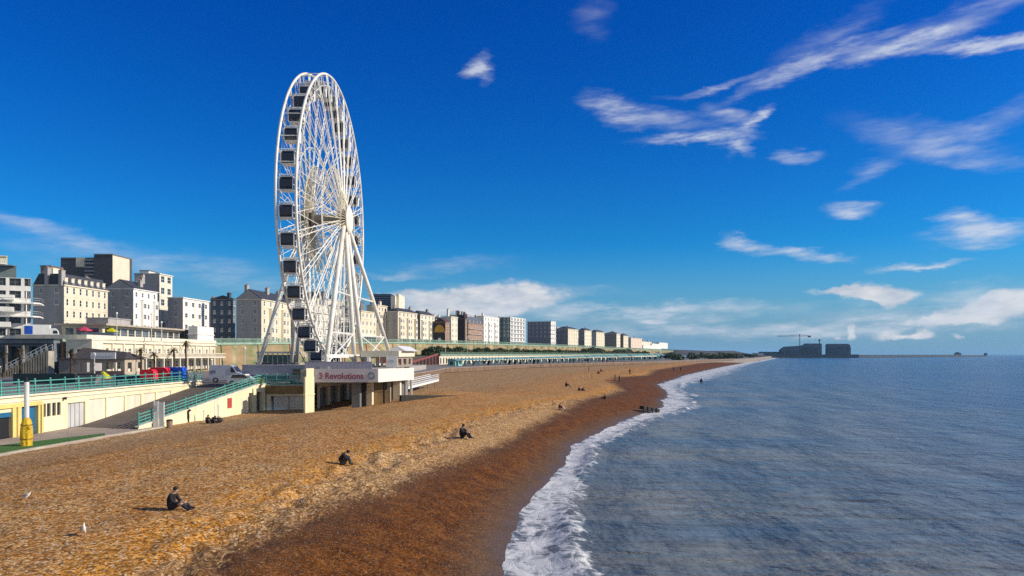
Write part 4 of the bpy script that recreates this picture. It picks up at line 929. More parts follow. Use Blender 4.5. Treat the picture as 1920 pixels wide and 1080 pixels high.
# ------------------------------------------------------------------ cliff wall, terrace arcade, planting
def leafy(m, c, r, n, size, rng):
    for _ in range(n):
        while True:
            v = Vector((rng.uniform(-1,1), rng.uniform(-1,1), rng.uniform(-1,1)))
            if .25 < v.length < 1: break
        v *= (.75+.35*rng.random()); p = Vector((c[0]+v.x*r[0], c[1]+v.y*r[1], c[2]+v.z*r[2]))
        a = Vector((rng.gauss(0,1), rng.gauss(0,1), rng.gauss(0,1))).normalized(); b = a.cross(Vector((rng.gauss(0,1), rng.gauss(0,1), rng.gauss(0,1)))).normalized()
        s = size*rng.uniform(.6, 1.3); m.cur = rng.randrange(2)
        m.add([p-a*s, p+b*s*.55, p+a*s, p-b*s*.55], [(0,1,2,3)])
LEAF = [mat('dark_leaf', (.035,.06,.022), .7, .3, 2), mat('olive_leaf', (.075,.095,.03), .7, .3, 2)]
def build_cliff():
    ys = [146+6*i for i in range(150)]; ys = [y for y in ys if y < 1010]
    def pt(Y): return interp(CLIFF, Y), interp(CLIFZ, Y)
    t = thing('cliff_wall', (pt(215)[0], 215, 5), 'long brown and green stained retaining wall below the town railing', 'retaining wall')
    def stain(q, pos, colr):
        a = q.noise(q.scale(pos, .05, .05, .16), 2.2, 5, .65); g = q.mix(q.mapr(a, .42, .60), colr, (.17,.20,.09))
        b = q.noise(q.scale(pos, .3, .3, .03), 1.0, 4, .6); return q.mix(q.m('MULTIPLY', q.mapr(b, .45, .62), .75), g, (.36,.20,.11))
    cm = mat('stained_cliff', (.42,.34,.20), .9, .25, .12, extra=stain, bump=.4, bscale=2)
    m = MB()
    for a, b in zip(ys, ys[1:]):
        (xa, za), (xb, zb) = pt(a), pt(b); m.add([(xa+.6,a,4),(xb+.6,b,4),(xb,b,zb),(xa,a,za)],[(0,1,2,3)])
        if int(a) % 18 < 6: m.add([(xa+1.1,a,4),(xa+1.1,a+1.4,4),(xa+.35,a+1.4,za-.6),(xa+.35,a,za-.6)],[(0,1,2,3)]); m.add([(xa+1.1,a,4),(xa+.35,a,za-.6),(xa,a,za-.6),(xa,a,4)],[(0,1,2,3)])
    m.build('wall', cm, t)
    m = MB()
    for a, b in zip(ys, ys[1:]):
        (xa, za), (xb, zb) = pt(a), pt(b); m.bar((xa+.15,a,za-.25),(xb+.15,b,zb-.25),.5,.55)
    m.build('coping', GREEND, t)
    t = thing('cliff_railing', (pt(215)[0], 215, pt(215)[1]), 'pale green cast iron railing along the top of the brown cliff wall', 'railing')
    m = MB(); pm = MB()
    for a, b in zip(ys, ys[1:]):
        (xa, za), (xb, zb) = pt(a), pt(b)
        if a < 205: continue
        for z, r in ((.15,.09),(.55,.10),(.95,.09),(1.25,.12)): m.bar((xa,a,za+z),(xb,b,zb+z),r)
        for i in range(9): f = i/9; x, y, z = xa+(xb-xa)*f, a+6*f, za+(zb-za)*f; m.bar((x,y,z+.1),(x,y,z+1.2),.12)
        pm.box(xa-.15,xa+.15,a-.15,a+.15,za,za+1.5)
    m.build('railing_panel', GREEND, t); o = pm.build('railing_post', GREEND, t); o['kind'] = 'stuff'
    # terrace arcade, deck at z = 9
    AR = [(338,-33.5),(365,-28),(430,-4.6),(520,27),(620,62),(740,112),(860,170)]
    t = thing('terrace_arcade', (-31, 345, 4.3), 'long cream arcade with small dark arches under a green deck', 'arcade')
    dk = MB(); wl = MB(); n0 = None; ia = 0
    yy = 340; pts = []
    while yy < 860: pts.append(Vector((interp(AR, yy), yy, 0))); yy += 4.4
    am = MB()                                     # a dark arched opening
    ap = [(-.95,0),(.95,0),(.95,1.9)]+[(.95*math.cos(a), 1.9+.95*math.sin(a)) for a in [math.pi*i/8 for i in range(1,8)]]+[(-.95,1.9)]
    am.extr(ap, 'x', -.02, .035)
    ao = am.build('arch_opening', DARK); ame = ao.data; bpy.data.objects.remove(ao)
    for a, b in zip(pts, pts[1:]):
        d = (b-a).normalized(); n = Vector((d.y,-d.x,0))
        dk.add([a+n*.6+Vector((0,0,8.35)), b+n*.6+Vector((0,0,8.35)), b-n*26+Vector((0,0,8.35)), a-n*26+Vector((0,0,8.35)), a+n*.6+Vector((0,0,8.75)), b+n*.6+Vector((0,0,8.75)), b-n*26+Vector((0,0,8.75)), a-n*26+Vector((0,0,8.75))], [(0,1,5,4),(4,5,6,7),(3,2,1,0)])
        wl.add([a+Vector((0,0,4)), b+Vector((0,0,4)), b+Vector((0,0,8.35)), a+Vector((0,0,8.35))], [(0,1,2,3)])
        if ia < 98:
            mid = (a+b)/2
            o = share(ame, 'arch_opening', t, mid+n*.01+Vector((0,0,4.6))-Vector(t.location), (0,0,math.atan2(n.y, n.x))); ia += 1
    dk.build('deck', GREEND, t); wl.build('arcade_wall', CREAM, t)
    railing('deck_railing', 'sage green railing edging the arcade deck', [tuple(pts[i]+Vector((.4,-.1,8.75))) for i in range(0, len(pts), 6)], 1.15, 5.5, GREEND, (.15,.55,1.1), .07, panel=1.1)
    # red arcade at its near end: posts under a sloping beam
    t = thing('red_arcade', (-52, 300, 4.3), 'row of red posts under a sloping red beam left of the cream arches', 'arcade')
    a = Vector((-41, 300, 4.3)); b = Vector((-33.6, 337, 4.3)); rp = plain('red_paint', (.25,.065,.06)); m = MB(); m.bar(a+Vector((0,0,1.3)), b+Vector((0,0,4.6)), .5, .8); m.build('beam', rp, t)
    pm = MB(); pm.box(-.35,.35,-.35,.35,0,1)
    o0 = pm.build('post', rp, t, local=True); pmz = o0.data
    for i in range(9):
        f = i/8; o = o0 if i == 0 else share(pmz, 'post', t, (0,0,0)); o.location = a.lerp(b, f)-Vector(t.location); o.scale = (1,1,1.2+3.2*f)
    m = MB(); m.box(-54, -43.5, 305, 305.4, 5.4, 8.2); m.build('end_panel', plain('orange_red_panel', (.50,.12,.06)), t)
    m = MB(); m.box(-56, -34, 338, 339, 4, 8.3); m.build('backing_wall', CONC, t)
    # bushes along the deck at the foot of the wall
    rng = random.Random(3); protos = []
    for k in range(4):
        m = MB(); leafy(m, (0,0,1.0), (2.6,2.6,1.5), 260, .42, rng); leafy(m, (rng.uniform(-1,1),rng.uniform(-1.5,1.5),1.7), (1.6,1.6,1.1), 120, .38, rng)
        o = m.build('bush', LEAF, local=True); protos.append(o.data); bpy.data.objects.remove(o)
    Y = 352; i = 0
    while Y < 850:
        x = pt(Y)[0]+3.0; o = bpy.data.objects.new('bush', protos[i % 4]); COL.objects.link(o)
        big = 1.0+.35*rng.random()
        if 640 < Y < 690 or 730 < Y < 775: big = 1.9
        zz = 8.7
        o.location = (x, Y, zz); o.rotation_euler = (0,0,rng.random()*6); o.scale = (big, big*1.15, big*(.95+.3*rng.random()))
        tag(o, 'dark green bush in the long planted strip below the cliff wall', 'bush', 'bushes below the cliff wall'); Y += 4.6+rng.random()*5; i += 1
    # one dark tree beside the slanting leg of the wheel
    tree((-61, 272, 6), 9, (1.6,1.6,3.4), 'narrow dark tree in front of the brown wall beside the right wheel leg')
def tree(loc, h, r, label, name='tree'):
    rng = random.Random(int(abs(loc[0]*13+loc[1])))
    t = thing(name, loc, label, 'tree'); x, y, z = loc
    m = MB(); m.tube([(x,y,z-.3),(x+.1,y,z+h*.4),(x,y+.1,z+h*.8)], [.22,.16,.06], 6)
    for k in range(5): a = rng.random()*6.28; m.tube([(x+.05,y,z+h*(.35+.1*k)),(x+math.cos(a)*r[0]*.7,y+math.sin(a)*r[1]*.7,z+h*(.45+.1*k))],[.08,.03],4)
    m.build('trunk', mat('bark', (.09,.07,.05), .9, .2, 3), t)
    m = MB()
    for k in range(7): leafy(m, (x+rng.uniform(-.6,.6)*r[0], y+rng.uniform(-.6,.6)*r[1], z+h*.6+rng.uniform(-.7,.8)*r[2]), (r[0]*.6,r[1]*.6,r[2]*.45), 110, .28, rng)
    m.build('crown', LEAF, t)
build_cliff()

def build_booths():
    A = Vector((-22.5, 296, 4.25)); B = Vector((112, 552, 4.2)); d = (B-A).normalized(); ang = math.atan2(-d.x, d.y)
    t = thing('beach_booth', A, 'pale teal beach booth with shuttered front in the row under the arches', 'booth', 'row of teal booths behind the beach', rz=ang)
    m = MB(); wallgrid(m, (0,0,0), (0,1,0), 5.4, 2.3, [(.5,2.2,0,1.9),(2.7,4.9,.8,1.9)], .4); wallgrid(m, (-3.6,0,0), (1,0,0), 3.6, 2.3, [(1.0,2.6,.6,1.8)], .3)
    m.add([(0,5.4,0),(-3.6,5.4,0),(-3.6,5.4,2.3),(0,5.4,2.3)],[(0,1,2,3)]); m.build('wall', TEAL2, t, local=True)
    m = MB(); m.extr([(-4.0,2.28),(.6,2.2),(.6,2.34),(-1.8,2.95),(-4.0,2.6)], 'y', -.2, 5.6); m.build('roof', mat('teal_roof', (.16,.34,.35), .6, .15, .4), t, local=True)
    m = MB(); m.box(-.38,-.32,.5,2.2,0,1.9); m.build('door', mat('dark_teal', (.02,.07,.09), .6), t, local=True)
    m = MB(); m.box(-.38,-.32,2.7,4.9,.8,1.9); m.box(-2.6,-1.0,.2,.26,.6,1.8); m.build('shutter', mat('dark_teal', (.02,.07,.09), .6), t, local=True)
    L = (B-A).length; n = 46; rng = random.Random(5)
    cols = [TEAL2, mat('bluegrey_paint', (.20,.27,.31), .6, .12, .5), mat('mid_teal', (.13,.38,.36), .6, .12, .5), WPAINT]
    meshes = []
    for c in cols:
        me = t.children[0].data.copy(); me.materials.clear(); me.materials.append(c); meshes.append(me)
    for i in range(1, n):
        c = dup(t); c.location = A+d*(L*i/n)+Vector((rng.uniform(-.6,.6),0,0)); c.scale = (1, 1, 1+.75*i/n)
        k = rng.choice([0,0,2,2,1,1,3] if i > 22 else [0,0,2,1,2])
        for ch in c.children:
            if ch.name.startswith('wall'): ch.data = meshes[k]
    for n_, lab in ((0, None),):
        pass
    # low dark sea wall at the back of the shingle
    t = thing('promenade_wall', (-21, 160, 3.2), 'low brown promenade wall along the back of the shingle', 'wall')
    m = MB(); ys = [142, 160, 200, 233, 270, 323, 380, 442, 520, 600, 700]
    for a, b in zip(ys, ys[1:]): m.bar((interp(BACK,a)-.2,a,roadz(a)-.45),(interp(BACK,b)-.2,b,roadz(b)-.45),.45,1.3)
    m.build('wall', mat('brown_kerb', (.20,.13,.085), .9, .25, .5), t)
    m = MB()
    for a, b in zip(ys, ys[1:]): m.bar((interp(BACK,a)-.2,a,roadz(a)+.27),(interp(BACK,b)-.2,b,roadz(b)+.27),.6,.14)
    m.build('coping', PAVE, t)
build_booths()

# ------------------------------------------------------------------ terrace buildings left of the wheel
def lamp_post(base, h, label, arm=True):
    t = thing('street_lamp', base, label, 'street lamp'); x, y, z = base
    m = MB(); m.tube([(x,y,z),(x,y,z+1.2),(x,y,z+h)], [.16,.10,.07], 8); m.build('pole', LAMPG, t)
    m = MB(); m.blob((x,y,z+h+.18), (.22,.22,.28), 8, 6); m.build('lantern', WPAINT, t); return t
def parasol(base, h, r, mt, label):
    t = thing('parasol', base, label, 'parasol'); x, y, z = base
    m = MB(); m.tube([(x,y,z),(x,y,z+h)], .05, 6); m.build('pole', LAMPG, t)
    m = MB(); n = 8; o = [(x+r*math.cos(2*math.pi*i/n), y+r*math.sin(2*math.pi*i/n), z+h-.75) for i in range(n)]
    m.add([(x,y,z+h)]+o+[(a,b,c-.25) for a, b, c in o], [(0,1+i,1+(i+1)%n) for i in range(n)]+[(1+i,1+n+i,1+n+(i+1)%n,1+(i+1)%n) for i in range(n)]); m.build('canopy', mt, t)
def palm(base, h, label):
    rng = random.Random(int(abs(base[0]*7+base[1]*3))); t = thing('palm_tree', base, label, 'palm tree', 'palms along the drive'); x, y, z = base
    m = MB(); m.tube([(x,y,z),(x+.1,y,z+h*.5),(x,y,z+h)], [.24,.17,.2], 7); m.build('trunk', mat('palm_bark', (.09,.06,.04), .9, .3, 5), t)
    m = MB(); top = Vector((x,y,z+h))
    for k in range(26):
        a = rng.random()*6.28; e = rng.uniform(-.7, 1.2); L = rng.uniform(1.1,1.7); prev = top
        for j in range(1, 5):
            f = j/4; p = top+Vector((math.cos(a)*math.cos(e)*L*f, math.sin(a)*math.cos(e)*L*f, math.sin(e)*L*f-.55*f*f*L))
            sdv = Vector((-math.sin(a), math.cos(a), .35))*(.24*(1-f*.7)); m.cur = k % 2
            m.add([prev, p+sdv, p, p-sdv], [(0,1,2),(0,2,3)]); prev = p
    m.build('crown', [mat('palm_leaf', (.06,.065,.025), .7, .3, 3), mat('palm_dry_leaf', (.13,.085,.035), .8, .3, 3)], t)
def build_terrace():
    FX = -85.0
    t = thing('aquarium_terrace', (FX, 152, 5), 'long two storey cream terrace with blue doors below and classical bays above', 'building')
    Y0, Y1 = 149.0, 214.0; L = Y1-Y0; n = 14; cw = L/n
    holes = []
    for i in range(n):
        holes.append((cw*i+1.0, cw*i+2.1, .05, 2.4)); holes.append((cw*i+2.6, cw*i+3.9, .8, 2.4)); holes.append((cw*i+.7, cw*i+1.7, 3.9, 5.3)); holes.append((cw*i+2.6, cw*i+3.9, 3.9, 5.3))
    m = MB(); wallgrid(m, (FX, Y0, 5), (0,1,0), L, 7.0, holes, .35)
    m.add([(FX-14,Y0,5),(FX,Y0,5),(FX,Y0,12),(FX-14,Y0,12)],[(0,1,2,3)]); m.build('wall', CREAM, t)
    m = MB(); m.box(FX+.003, FX+.5, Y0-.2, Y1, 7.95, 8.45); m.box(FX+.002, FX+.45, Y0-.3, Y1, 11.3, 11.6); m.box(FX-14, FX+.25, Y0-.2, Y0+.02, 12.0, 12.9); m.box(FX-.25, FX+.25, Y0+.02, Y1, 12.0, 12.9); m.build('parapet', CREAM2, t)
    for i in range(n):
        m = MB(); m.box(FX+.01, FX+.35, Y0+cw*i+.05, Y0+cw*i+.5, 5, 7.94); m.box(FX+.01, FX+.3, Y0+cw*i+.05, Y0+cw*i+.45, 8.46, 11.3); m.build('pilaster', CREAM2, t)
        m = MB(); m.box(FX-.34, FX-.28, Y0+cw*i+1.0, Y0+cw*i+2.1, 5.05, 7.4); m.build('door', [mat('sea_blue_paint', (.05,.16,.30), .6), WPAINT, DKGREY][(i*5) % 3], t)
        share(window_mesh(1.3, 1.6, 1), 'window', t, Vector((FX-.1, Y0+cw*i+2.6, 5.8))-Vector(t.location))
        share(window_mesh(1.0, 1.4, 0), 'window', t, Vector((FX-.1, Y0+cw*i+.7, 8.9))-Vector(t.location)); share(window_mesh(1.3, 1.4, 1), 'window', t, Vector((FX-.1, Y0+cw*i+2.6, 8.9))-Vector(t.location))
    # balustrade balcony along the middle
    m = MB(); m.box(FX+.5, FX+4.4, Y0+2, Y1-4, 8.0, 8.3); m.build('balcony_slab', CREAM2, t)
    m = MB(); m.box(FX+4.25, FX+4.4, Y0+2, Y1-4, 9.1, 9.25)
    for i in range(116): y = Y0+2.2+i*.5; m.box(FX+4.28, FX+4.38, y, y+.16, 8.3, 9.1)
    m.build('balustrade', CREAM, t)
    for i in range(14):
        m = MB(); y = Y0+3+i*4.2; m.box(FX+4.0, FX+4.35, y, y+.4, 5, 8.0); m.build('column', CREAM2, t)
    # glazed cafe on the deck
    t = thing('terrace_pavilion', (-92, 158, 12), 'long low glazed pavilion with flat beige roof on the upper terrace', 'pavilion')
    A = Vector((-90.5, 165, 11.95)); Lp = 52
    hs = [(1+i*3.4, 3.9+i*3.4, .6, 2.9) for i in range(15)]
    m = MB(); wallgrid(m, A, (0,1,0), Lp, 3.4, hs, .3); wallgrid(m, A+Vector((-9,0,0)), (1,0,0), 9, 3.4, [(.8,2.6,.5,2.9),(3.2,5.2,.5,2.9),(5.8,8.2,.5,2.9)], .3); m.build('wall', CREAM, t)
    for i, h in enumerate(hs): share(window_mesh(2.9, 2.3, 2, STEELG, GLASSL if i % 3 else GLASS), 'window', t, A+Vector((-.1, h[0], h[2]))-Vector(t.location))
    for a, w in ((.8,1.8),(3.2,2.0),(5.8,2.4)): share(window_mesh(w, 2.4, 1, STEELG, GLASSL), 'window', t, A+Vector((-9+a, .1, .5))-Vector(t.location), (0,0,-math.pi/2))
    m = MB(); m.box(A.x-10, A.x+1.5, A.y-1.2, A.y+Lp+1, 15.35, 15.75); m.build('roof', mat('beige_fascia', (.46,.40,.32), .8, .1, .5), t)
    m = MB(); m.box(A.x-7, A.x-2, A.y+6, A.y+16, 15.75, 17.2); m.box(A.x-7.2, A.x-1.8, A.y+5.8, A.y+16.2, 17.2, 17.4); m.build('roof_plant', GREYW, t)
    m = MB(); m.box(-88, -85.5, 203, 214, 11.9, 16.6); m.box(-88.2,-85.3,202.8,214.2,14.3,14.5); m.build('end_block', WHITE, t)
    for z in (12.8, 15.0):
        for y in (205, 208.5): share(window_mesh(1.8, 1.2, 1), 'window', t, Vector((-85.45, y, z))-Vector(t.location))
    # dark restaurant at the left edge below the truck
    t = thing('restaurant', (-98, 144, 5), 'dark fronted two storey restaurant in shade below the white truck', 'building')
    x1 = -88.4; m = MB(); wallgrid(m, (-118, 144, 4.9), (1,0,0), 118+x1, 6.9, [(17.5,20.4,3.4,5.6),(20.8,23.6,1.9,5.6),(24.8,29.2,1.0,5.6),(14,16.8,3.2,5.6),(8,13,.3,5.6)], 1.2); m.add([(x1,144,4.9),(x1,158,4.9),(x1,158,11.8),(x1,144,11.8)],[(0,1,2,3)]); m.build('wall', mat('slate_blue_panel', (.15,.18,.21), .6, .2, .5), t)
    m = MB(); m.box(-118, x1-.1, 145.15, 145.2, 4.9, 10.6); m.build('glazing', mat('teal_dark_glass', (.03,.06,.07), .12), t)
    m = MB(); m.box(-118, x1+.3, 143.7, 158, 11.8, 12.0); m.box(-118, x1+.1, 143.85, 143.99, 10.7, 11.1); m.build('roof', mat('dark_fascia', (.05,.05,.06), .7), t)
    for x in (-101.2, -97.5, -94.3): m = MB(); m.box(x, x+.35, 143.6, 143.98, 4.9, 10.7); m.build('column', mat('taupe_stone', (.33,.29,.25), .8), t)
    # outside stair climbing to the right
    t = thing('outdoor_stair', (-93, 138, 5), 'pale outdoor staircase with railings climbing in front of the dark restaurant', 'stair')
    m = MB()
    for i in range(20): f = i/19; x = -95+f*9.0; m.box(x, x+.6, 137.5, 139.3, 4.9, 5.1+f*4.5)
    m.build('steps', CONC, t)
    m = MB()
    for y in (137.45, 139.35):
        m.bar((-95,y,6.2),(-85.8,y,10.8),.12); m.bar((-95,y,5.7),(-85.8,y,10.3),.08)
        for i in range(11): f = i/10; x = -95+f*9.2; m.bar((x,y,5.1+f*4.6),(x,y,6.2+f*4.6),.07)
    m.build('handrail', LAMPG, t)
    t = thing('retaining_wall', (-100, 134, 5), 'low sandy terrace wall left of the outdoor staircase', 'wall')
    m = MB(); m.box(-112, -93.8, 134, 136.5, 4.9, 6.6); m.build('wall', CONC, t); m = MB(); m.box(-112.2, -93.6, 133.8, 136.7, 6.6, 6.8); m.build('coping', CREAM2, t)
    # cream block beside it and a dark kiosk
    t = thing('terrace_block', (-83, 141, 5), 'cream pavilion block with dark kiosk below it beside the staircase', 'building')
    m = MB(); wallgrid(m, (-86.6, 145, 8.2), (1,0,0), 5.0, 3.5, [(.5,1.4,.3,1.8),(2.0,2.9,.3,1.8),(3.4,4.4,.3,1.8)], .3); m.add([(-81.6,145,8.2),(-81.6,149,8.2),(-81.6,149,11.7),(-81.6,145,11.7)],[(0,1,2,3)]); m.box(-86.7,-81.5,144.8,149,11.7,12.0); m.build('wall', CREAM2, t)
    for a in (.5, 2.0, 3.4): share(window_mesh(.95, 1.5, 0), 'window', t, Vector((-86.6+a, 145.1, 8.5))-Vector(t.location), (0,0,-math.pi/2))
    m = MB(); m.box(-86.8, -81.4, 143, 149, 4.9, 8.1); m.build('kiosk', GREYW, t); m = MB(); m.box(-87, -81.2, 142.5, 149.2, 8.1, 8.25); m.build('kiosk_roof', LEAD, t)
    t = thing('beach_cafe', (-74, 132, 5), 'cafe with a dark pitched roof and a long white sign board', 'cafe')
    m = MB(); wallgrid(m, (-78, 134, 4.9), (1,0,0), 8.5, 3.3, [(.6,2.2,.9,2.6),(3,4.4,0,2.5),(5.2,7.8,.9,2.6)], .3); wallgrid(m, (-69.5, 134, 4.9), (0,1,0), 7, 3.3, [(1,2.5,.9,2.6),(4,6,.9,2.6)], .3); m.build('wall', mat('brown_cafe', (.48,.40,.31), .8), t)
    m = MB(); m.add([(-79,133.2,8.2),(-69,133.2,8.2),(-69,142,8.2),(-79,142,8.2),(-79,137.5,10.2),(-71,137.5,9.4)],[(0,1,5,4),(1,2,5),(2,3,4,5),(3,0,4),(0,3,2,1)]); m.build('roof', mat('charcoal_roof', (.07,.06,.06), .8), t)
    m = MB(); m.box(-75, -70.6, 132.9, 133.1, 8.15, 9.3); sg = m.build('sign_board', WPAINT, t)
    m = MB()
    for k in range(7): m.box(-74.4+k*.52, -74.05+k*.52, 132.86, 132.895, 8.65, 8.8)
    m.build('faint_lettering', mat('pale_grey_mark', (.62,.62,.64)), sg)
    m = MB(); m.box(-75.2,-69.4,133.6,133.75,5.0,6.0); m.build('front_screen', mat('plum_screen', (.22,.15,.15), .7), t)
    # parasols on the upper terrace
    pk = plain('pink_canvas', (.55,.06,.12)); yl = plain('acid_yellow_canvas', (.55,.55,.02))
    for i, (px_, Y, mt, lab) in enumerate(((158, 162, pk, 'left pink parasol on the upper terrace'), (171, 166, pk, 'right pink parasol on the upper terrace'), (208, 168, yl, 'yellow parasol with wide canopy on the upper terrace'))):
        p = at(px_, 637, Y); p.z = 12; parasol(tuple(p), 3.0, 1.6, mt, lab)
    p = at(194, 705, 100); p.z = 5.0; parasol(tuple(p), 1.75, .95, yl, 'yellow green parasol behind the teal railing')
    t = thing('glass_screen', (-94, 160, 12), 'pale blue glazed wind screen on the terrace under the parasols', 'screen')
    m = MB(); 
    for i in range(7): m.box(-92.3+i*1.0, -91.4+i*1.0, 160, 160.06, 12.1, 13.5)
    m.build('pane', mat('pale_blue_glass', (.30,.38,.48), .2), t); m = MB()
    for i in range(8): m.box(-92.4+i*1.0, -92.32+i*1.0, 159.97, 160.09, 12, 13.6)
    m.box(-92.4,-85.3,159.96,160.1,13.5,13.62); m.build('frame', STEELG, t)
    # palms
    for i, (px_, Y, h, z, lab) in enumerate(((6,128,4.2,5,'palm at the left edge of the drive, in front of the restaurant'),(37,130,4.6,5,'palm with brown crown left of the outdoor staircase'),(133,128,4.3,5,'palm between the staircase and the cafe'),(236,140,4.0,5,'palm just right of the cafe sign'),(264,138,4.7,5,'taller palm in front of the blue doors'),(289,150,4.0,5,'palm below the middle of the balustrade'),(326,148,4.9,5,'palm with sparse crown near the right end of the terrace'),(348,150,6.3,5,'tallest palm, standing above the terrace parapet'))):
        p = at(px_, 700, Y); palm((p.x, p.y, z), h, lab)
    # lamps
    for px_, Y, z, top, lab in ((177, 104, 5, 667, 'white lamp post behind the railing left of the yellow green parasol'), (219, 160, 12, 589, 'grey lamp post on the upper terrace right of the yellow parasol'), (284, 172, 12, 590, 'tall lamp post in front of the terrace pavilion'), (303, 172, 12, 606, 'shorter lamp post in front of the terrace pavilion'), (459, 150, 5, 655, 'lamp post left of the site trailer'), (835, 330, 10, 625, 'lamp post on the arcade deck below the golden gable'), (876, 380, 9, 632, 'lamp post on the arcade deck below the brick mansion'), (931, 440, 9, 633, 'lamp post on the arcade deck below the modern white block')):
        p = at(px_, 700, Y); lamp_post((p.x, p.y, z), CZ+(HY-top)*Y/F-z, lab)
build_terrace()

def build_street():
    # white box truck with blue panel on the upper road
    def wheel_(par, x, y, z, r=.45):
        o = MB().tube([(x,y-.13,z),(x,y+.13,z)], r, 14).build('wheel', DARK, par); MB().tube([(x,y-.15,z),(x,y-.131,z)], r*.55, 10).build('rim', STEELG, o)
    t = thing('box_truck', (-102.6, 163, 12.05), 'white box truck with a blue panel parked above the restaurant', 'truck')
    a = (45-960)/F*162; z = 12.05
    m = MB(); m.box(a, a+4.9, 162, 164.3, z+.95, z+3.35); m.build('box_body', WPAINT, t)
    m = MB(); m.box(a+.25, a+1.75, 161.94, 161.998, z+1.3, z+3.05); m.build('blue_panel', plain('bright_blue', (.02,.10,.55), .4, .25), t)
    m = MB(); m.extr([(a+4.95,z+.5),(a+6.6,z+.5),(a+6.6,z+1.35),(a+6.35,z+2.2),(a+5.9,z+2.6),(a+4.95,z+2.6)], 'y', 162.1, 164.2); c = m.build('cab', WPAINT, t)
    m = MB(); m.extr([(a+5.6,z+1.45),(a+6.5,z+1.45),(a+6.3,z+2.1),(a+5.6,z+2.1)], 'y', 162.05, 162.09); m.build('cab_window', GLASS, c)
    m = MB(); m.box(a, a+6.5, 162.2, 164, z+.45, z+.9); m.build('chassis', DKGREY, t)
    for x in (1.1, 5.6): wheel_(t, a+x, 162.15, z+.45)
    t.rotation_euler = (0, 0, R(20))
    # panel van side-on
    t = thing('panel_van', (-41, 104, 5), 'pale panel van parked side on at the top of the ramp', 'van'); a = (392-960)/F*104; z = 5.02; L = 4.75
    m = MB(); m.extr([(a,z+.4),(a+L,z+.4),(a+L,z+1.0),(a+L-.25,z+1.25),(a+L-.95,z+1.45),(a+L-1.45,z+2.25),(a+L-1.8,z+2.42),(a+.1,z+2.45),(a,z+2.3)], 'y', 104, 105.9); m.build('body', mat('van_paint', (.62,.62,.68), .35, .04), t)
    m = MB(); m.extr([(a+L-1.75,z+1.45),(a+L-1.05,z+1.45),(a+L-1.5,z+2.15),(a+L-1.75,z+2.15)], 'y', 103.96, 103.995); m.extr([(a+L-.96,z+1.5),(a+L-.92,z+1.5),(a+L-1.42,z+2.25),(a+L-1.46,z+2.25)], 'y', 104.1, 105.8); m.build('window', GLASS, t)
    m = MB(); m.box(a+.15,a+.95,103.97,103.995,z+1.35,z+1.7); m.build('side_mark', plain('grey_blue_mark', (.25,.27,.36)), t)
    for x in (.9, L-.85): wheel_(t, a+x, 104.05, z+.36, .36)
    # trailer and ticket queue shelter
    t = thing('site_trailer', (-32, 98.5, 5), 'long lilac blue site trailer beside the wheel with a dark end window', 'trailer'); z = 5.05
    m = MB(); m.box(-35.6, -26.9, 98.5, 101.2, z+.45, z+2.45); m.build('body', mat('lilac_blue_panel', (.30,.32,.42), .55, .08, .8), t)
    m = MB(); m.box(-28.9,-27.4,98.42,98.495,z+.9,z+2.0); m.build('window', GLASS, t); m = MB(); m.box(-35.7,-26.8,98.4,101.3,z+2.45,z+2.55); m.build('roof', LAV, t)
    m = MB(); m.box(-35.4,-29.5,98.44,98.495,z+.5,z+1.1); m.build('lower_band', mat('deep_teal_band', (.05,.14,.19), .6), t)
    for x in (-33.5, -29): m = MB(); m.tube([(x,98.6,z+.3),(x,98.9,z+.3)], .3, 10); m.build('wheel', DARK, t)
    t = thing('queue_shelter', (-38, 116, 5), 'green glazed queue shelter with pale frame behind the left wheel leg', 'shelter'); z = 5.0
    m = MB(); m.box(-39.5, -33.5, 116.5, 116.56, z+.8, z+3.9); m.build('glazing', mat('bottle_glass', (.09,.16,.13), .2), t)
    m = MB()
    for i in range(9): x = -39.7+i*.78; m.box(x, x+.1, 116.4, 116.6, z, z+4.1)
    m.box(-39.8,-33.3,116.3,119,z+4.1,z+4.4); m.box(-39.7,-33.4,116.38,116.6,z+2.2,z+2.32); m.build('frame', LAMPG, t)
    t = thing('queue_shelter', (-36, 112, 5), 'red kiosk hatch with dark counter in front of the green shelter', 'kiosk')
    m = MB(); m.box(-38.4,-36.6,112,113,z,z+2.6); m.build('hatch', plain('brick_red_panel', (.40,.08,.06)), t); m = MB(); m.box(-36.4,-32.6,112,113,z,z+2.2); m.build('counter', DARK, t)
    m = MB(); m.box(-38.6,-32.4,111.7,113.3,z+2.62,z+2.75); m.build('roof', DKGREY, t)
    t = thing('machine_house', (-29.5, 111, 5), 'dark operator cabin between the lower cabins of the wheel', 'cabin')
    m = MB(); m.box(-30.6, -28.7, 113, 118, 5.0, 8.4); m.build('wall', DKGREY, t); m = MB(); m.box(-30.8,-28.5,112.8,118.2,8.4,8.6); m.build('roof', STEELW, t); m = MB(); m.box(-30.4,-29,112.95,112.999,6.6,7.9); m.build('window', GLASS, t)
    t = thing('car', (-34.6, 96.7, 5), 'small white car at the head of the ramp railing', 'car'); a = (459-960)/F*97; z = 5.0
    m = MB(); m.extr([(a-2.2,z+.3),(a+1.6,z+.3),(a+1.6,z+.75),(a+.7,z+.9),(a+.1,z+1.4),(a-1.5,z+1.4),(a-2.1,z+.95)], 'y', 96.6, 98.2); m.build('body', WPAINT, t)
    m = MB(); m.extr([(a-1.7,z+.9),(a+.5,z+.9),(a+.05,z+1.32),(a-1.45,z+1.32)], 'y', 96.56, 96.595); m.build('window', GLASS, t)
    for x in (-1.5, .9): wheel_(t, a+x, 96.65, z+.3, .3)
    t = thing('warning_barrier', (-33.2, 96, 5), 'yellow green barrier board at the top of the ramp', 'barrier')
